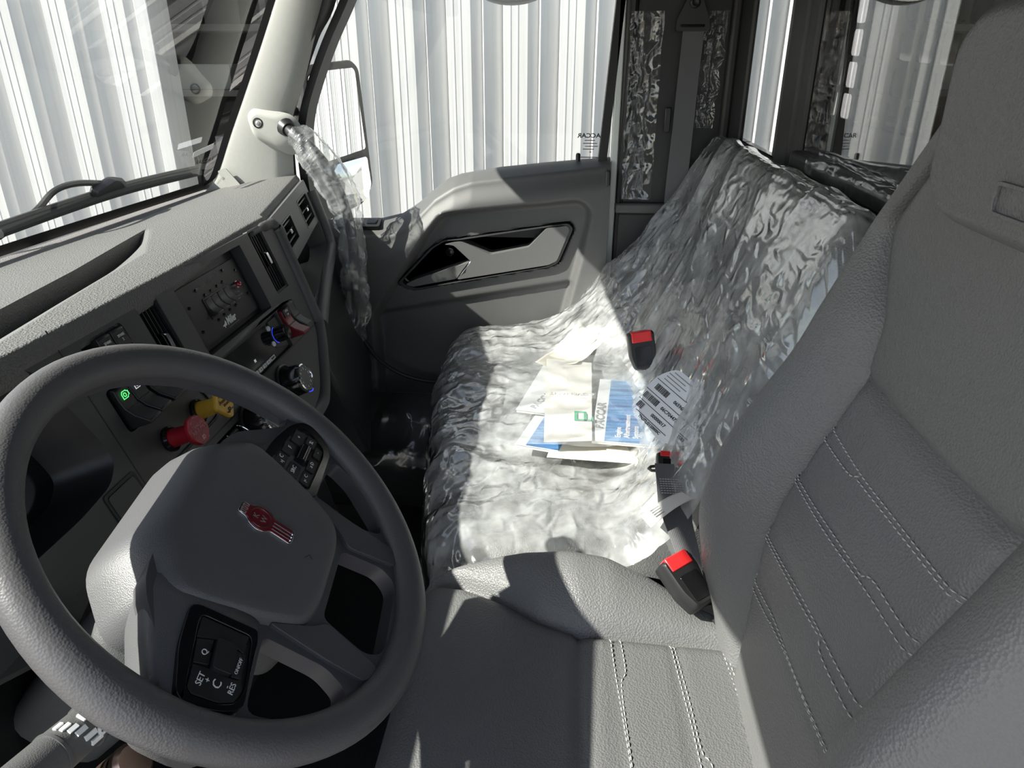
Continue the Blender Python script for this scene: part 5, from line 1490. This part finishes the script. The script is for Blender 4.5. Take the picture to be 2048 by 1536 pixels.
for i in range(4):
    p = tg(.25, .2 + i * .18); build('tag_print', MB().box(Fr(p + Vector((0, 0, .001)), (.085, .045, .03), (0, -1, .2)), (-.012, .012), (-.0012, .0012), (0, .0006)), 'ink_grey', t)
t, f = buckle('black driver seat belt buckle with red button between the two seats', Vector((.192, .765, .578)), Vector((-.46, .58, .42)), Vector((.74, .60, .02)), L=.075, w=.052, th=.030)
build('belt_anchor', MB().tube([(.215, .775, .56), (.240, .755, .535), (.285, .735, .52)], .016, 12, flat=.5), 'black_plastic', t)
build('webbing', MB().loft([[Vector(p) for p in r] for r in (((.212, .772, .575), (.262, .812, .575), (.262, .812, .572), (.212, .772, .572)), ((.250, .735, .555), (.300, .775, .555), (.300, .775, .552), (.250, .735, .552)), ((.29, .70, .52), (.34, .74, .52), (.34, .74, .517), (.29, .70, .517)))]), 'webbing', t, smooth=40)
# loose tail of the cover by the driver seat: pleats over the buckle
def tail(a, b):
    x = .225 + .085 * a + .01 * b; y = 1.10 - .27 * b
    z = .62 + .12 * a + .020 * math.sin(a * 9 + b * 2) * (1 - b * .4) - .05 * b + .008 * (rid(Vector((a * 3, b * 1.2, 2)), 2.0, 3) - .8)
    return Vector((x, y, z))
tag(build('plastic_flap', MB().grid(tail, 60, 60), 'film_seat', smooth=180, fix=False), 'loose pleated tail of the plastic cover tucked beside the driver seat', 'plastic film')
# ---- passenger belt on the pillar
pb = thing('seat_belt', 'dark passenger seat belt hanging from the pillar loop', 'seat belt', (.27, 1.95, .7))
FDR = Fr((.272, 1.955, 1.335), (1, 0, 0), (0, 0, 1))
build('belt_loop', MB().plate(FDR, rpoly([(-.014, .045), (.014, .045), (.038, -.010), (.040, -.035), (-.040, -.035), (-.038, -.010)], .008, 4), -.004, .018, [rrect(-.028, .028, -.026, -.020, .002)]), 'black_plastic', pb, bevel=.003)
build('loop_bolt', MB().lathe(FDR.at(0, .026, .018), [(.013, 0), (.012, .006), (.008, .008), (.004, .006)], 20), 'black_plastic', pb)
build('webbing', MB().loft([[Vector((a, y, z)), Vector((b, y, z)), Vector((b, y + .002, z)), Vector((a, y + .002, z))] for a, b, y, z in ((.250, .300, 1.938, 1.305), (.248, .298, 1.942, 1.20), (.246, .297, 1.945, 1.08), (.242, .296, 1.948, .95), (.240, .294, 1.95, .75))]), 'webbing', pb, smooth=40)
build('belt_slider', MB().box(Fr((.232, 1.955, 1.10), (1, 0, 0), (0, 0, 1)), (-.008, .008), (-.03, .03), (0, .012)), 'black_plastic', pb, bevel=.003)
# clear film left on the pillar trim
def pfilm(x0, x1, z0, z1, seed, lean=0.0):
    def f(a, b):
        z = z0 + (z1 - z0) * b
        x = x0 + (x1 - x0) * a + lean * (1 - b) + .006 * noise.noise(Vector((b * 7, a * 2, seed)))
        y = 1.976 - .006 - .010 * (rid(Vector((a * 2.4, b * 7, seed)), 1.0, 3) - .3) * .6 - .010 * (a > .75) * (a - .75) / .25
        return Vector((x, y, z))
    return MB().grid(f, 40, 140)
tag(build('pillar_film', pfilm(.128, .205, .90, 1.345, 2.0), 'film_pillar', smooth=180, fix=False), 'crinkled clear film strip on the pillar, left of the belt', 'plastic film', 'clear films on the pillar')
tag(build('pillar_film', pfilm(.310, .358, 1.08, 1.345, 5.0, -.012), 'film_pillar', smooth=180, fix=False), 'crinkled clear film strip on the pillar, right of the belt', 'plastic film', 'clear films on the pillar')
def sfilm(a, b):
    aa = .70 + .36 * a; P = [Vector(p) for p in ((1.078, .022), (1.102, .023), (1.112, .014), (1.113, .002), (1.118, .0))]
    q = cr(P, b); k = .005 * (rid(Vector((aa * 9, b * 2, 3)), 1.0, 3) - .5)
    return FRW.p(aa, q.x + k, q.y + k * .4)
tag(build('sill_film', MB().grid(sfilm, 120, 20), 'film_pillar', smooth=180, fix=False), 'crinkled clear film wrapped over the rear window sill', 'plastic film')
# ---- grab handle with plastic sleeve
gh = thing('grab_handle', 'black grab handle curving down from the windshield pillar', 'handle', (-.70, 1.90, .40))
gp = spline([(-.750, 1.93, 1.078), (-.717, 1.90, 1.062), (-.686, 1.90, 1.037), (-.646, 1.90, .988), (-.608, 1.90, .899), (-.592, 1.90, .806), (-.594, 1.90, .68), (-.602, 1.90, .563), (-.634, 1.91, .485), (-.700, 1.93, .40)], 8)
build('bar', MB().tube(gp, .0135, 14), 'black_plastic', gh, smooth=180)
build('end_collar', MB().tube([gp[0], gp[3]], [.024, .018], 16), 'black_plastic', gh)
sl_ = gp[8:-2]
rings = []
for i, p in enumerate(sl_):
    t = (sl_[min(i + 1, len(sl_) - 1)] - sl_[max(0, i - 1)]).normalized(); u = Vector((0, 1, 0)); s = t.cross(u).normalized(); u = s.cross(t)
    k = i / (len(sl_) - 1)
    base = .030 + .018 * math.exp(-((k - .28) / .18) ** 2) if k < .45 else .040
    ring = []
    for j in range(48):
        a = 2 * math.pi * j / 48
        q = Vector((math.cos(a) * 1.2, math.sin(a) * 1.2, k * (9 if k > .42 else 5)))
        r = base * (.95 + .30 * (rid(q + Vector((0, 0, 4)), 1.1, 3) - .9))
        r *= 1 - (.30 * (.5 + .5 * math.sin(k * 55 + 2 * math.sin(a * 2 + k * 9))) if k > .42 else 0)
        r = max(.016, r)
        ring.append(p + (s * math.cos(a) + u * math.sin(a)) * r)
    rings.append(ring)
fine = []
for i in range(len(rings) - 1):
    for m in range(3): fine.append([rings[i][j].lerp(rings[i + 1][j], m / 3) + Vector((noise.noise(rings[i][j] * 60 + Vector((m * 3, 0, 0))), noise.noise(rings[i][j] * 60 + Vector((0, m * 5, 0))), 0)) * .0025 for j in range(48)])
tag(build('plastic_sleeve', MB().loft(fine, caps=False), 'film_sleeve', smooth=180, fix=False), 'bunched clear plastic sleeve around the grab handle', 'plastic sleeve')
cb = spline([(-.60, 1.93, .50), (-.56, 1.94, .43), (-.50, 1.95, .38), (-.42, 1.955, .355), (-.30, 1.96, .35)], 6)
tag(build('cable', MB().tube(cb, .006, 8), 'door_dark'), 'thin dark cable running along the lower door beside the bench', 'cable')
# ---- film wrapped bin low beside the door
lb_ = thing('door_bin', 'low black bin at the bottom of the passenger door', 'bin', (-.45, 1.86, 0))
build('bin_body', MB().loft([[Vector((x, y, z)) for y, z in ((1.72, .05), (1.70, .22), (1.78, .30), (1.94, .33), (1.95, .05))] for x in (-.68, -.22)]), 'black_plastic', lb_, bevel=.015)
def bfilm(a, b):
    P = [Vector(p) for p in ((1.70, .10), (1.69, .22), (1.775, .31), (1.93, .345))]; q = cr(P, b)
    x = -.70 + .50 * a; k = .016 * (rid(Vector((x * 5, b * 1.6, 7)), 1.3, 3) - .7)
    return Vector((x, q.x - k * .3, q.y + k))
tag(build('bin_film', MB().grid(bfilm, 90, 40), 'film_floor', smooth=180, fix=False), 'dark crumpled clear film over the low bin by the passenger door', 'plastic film')
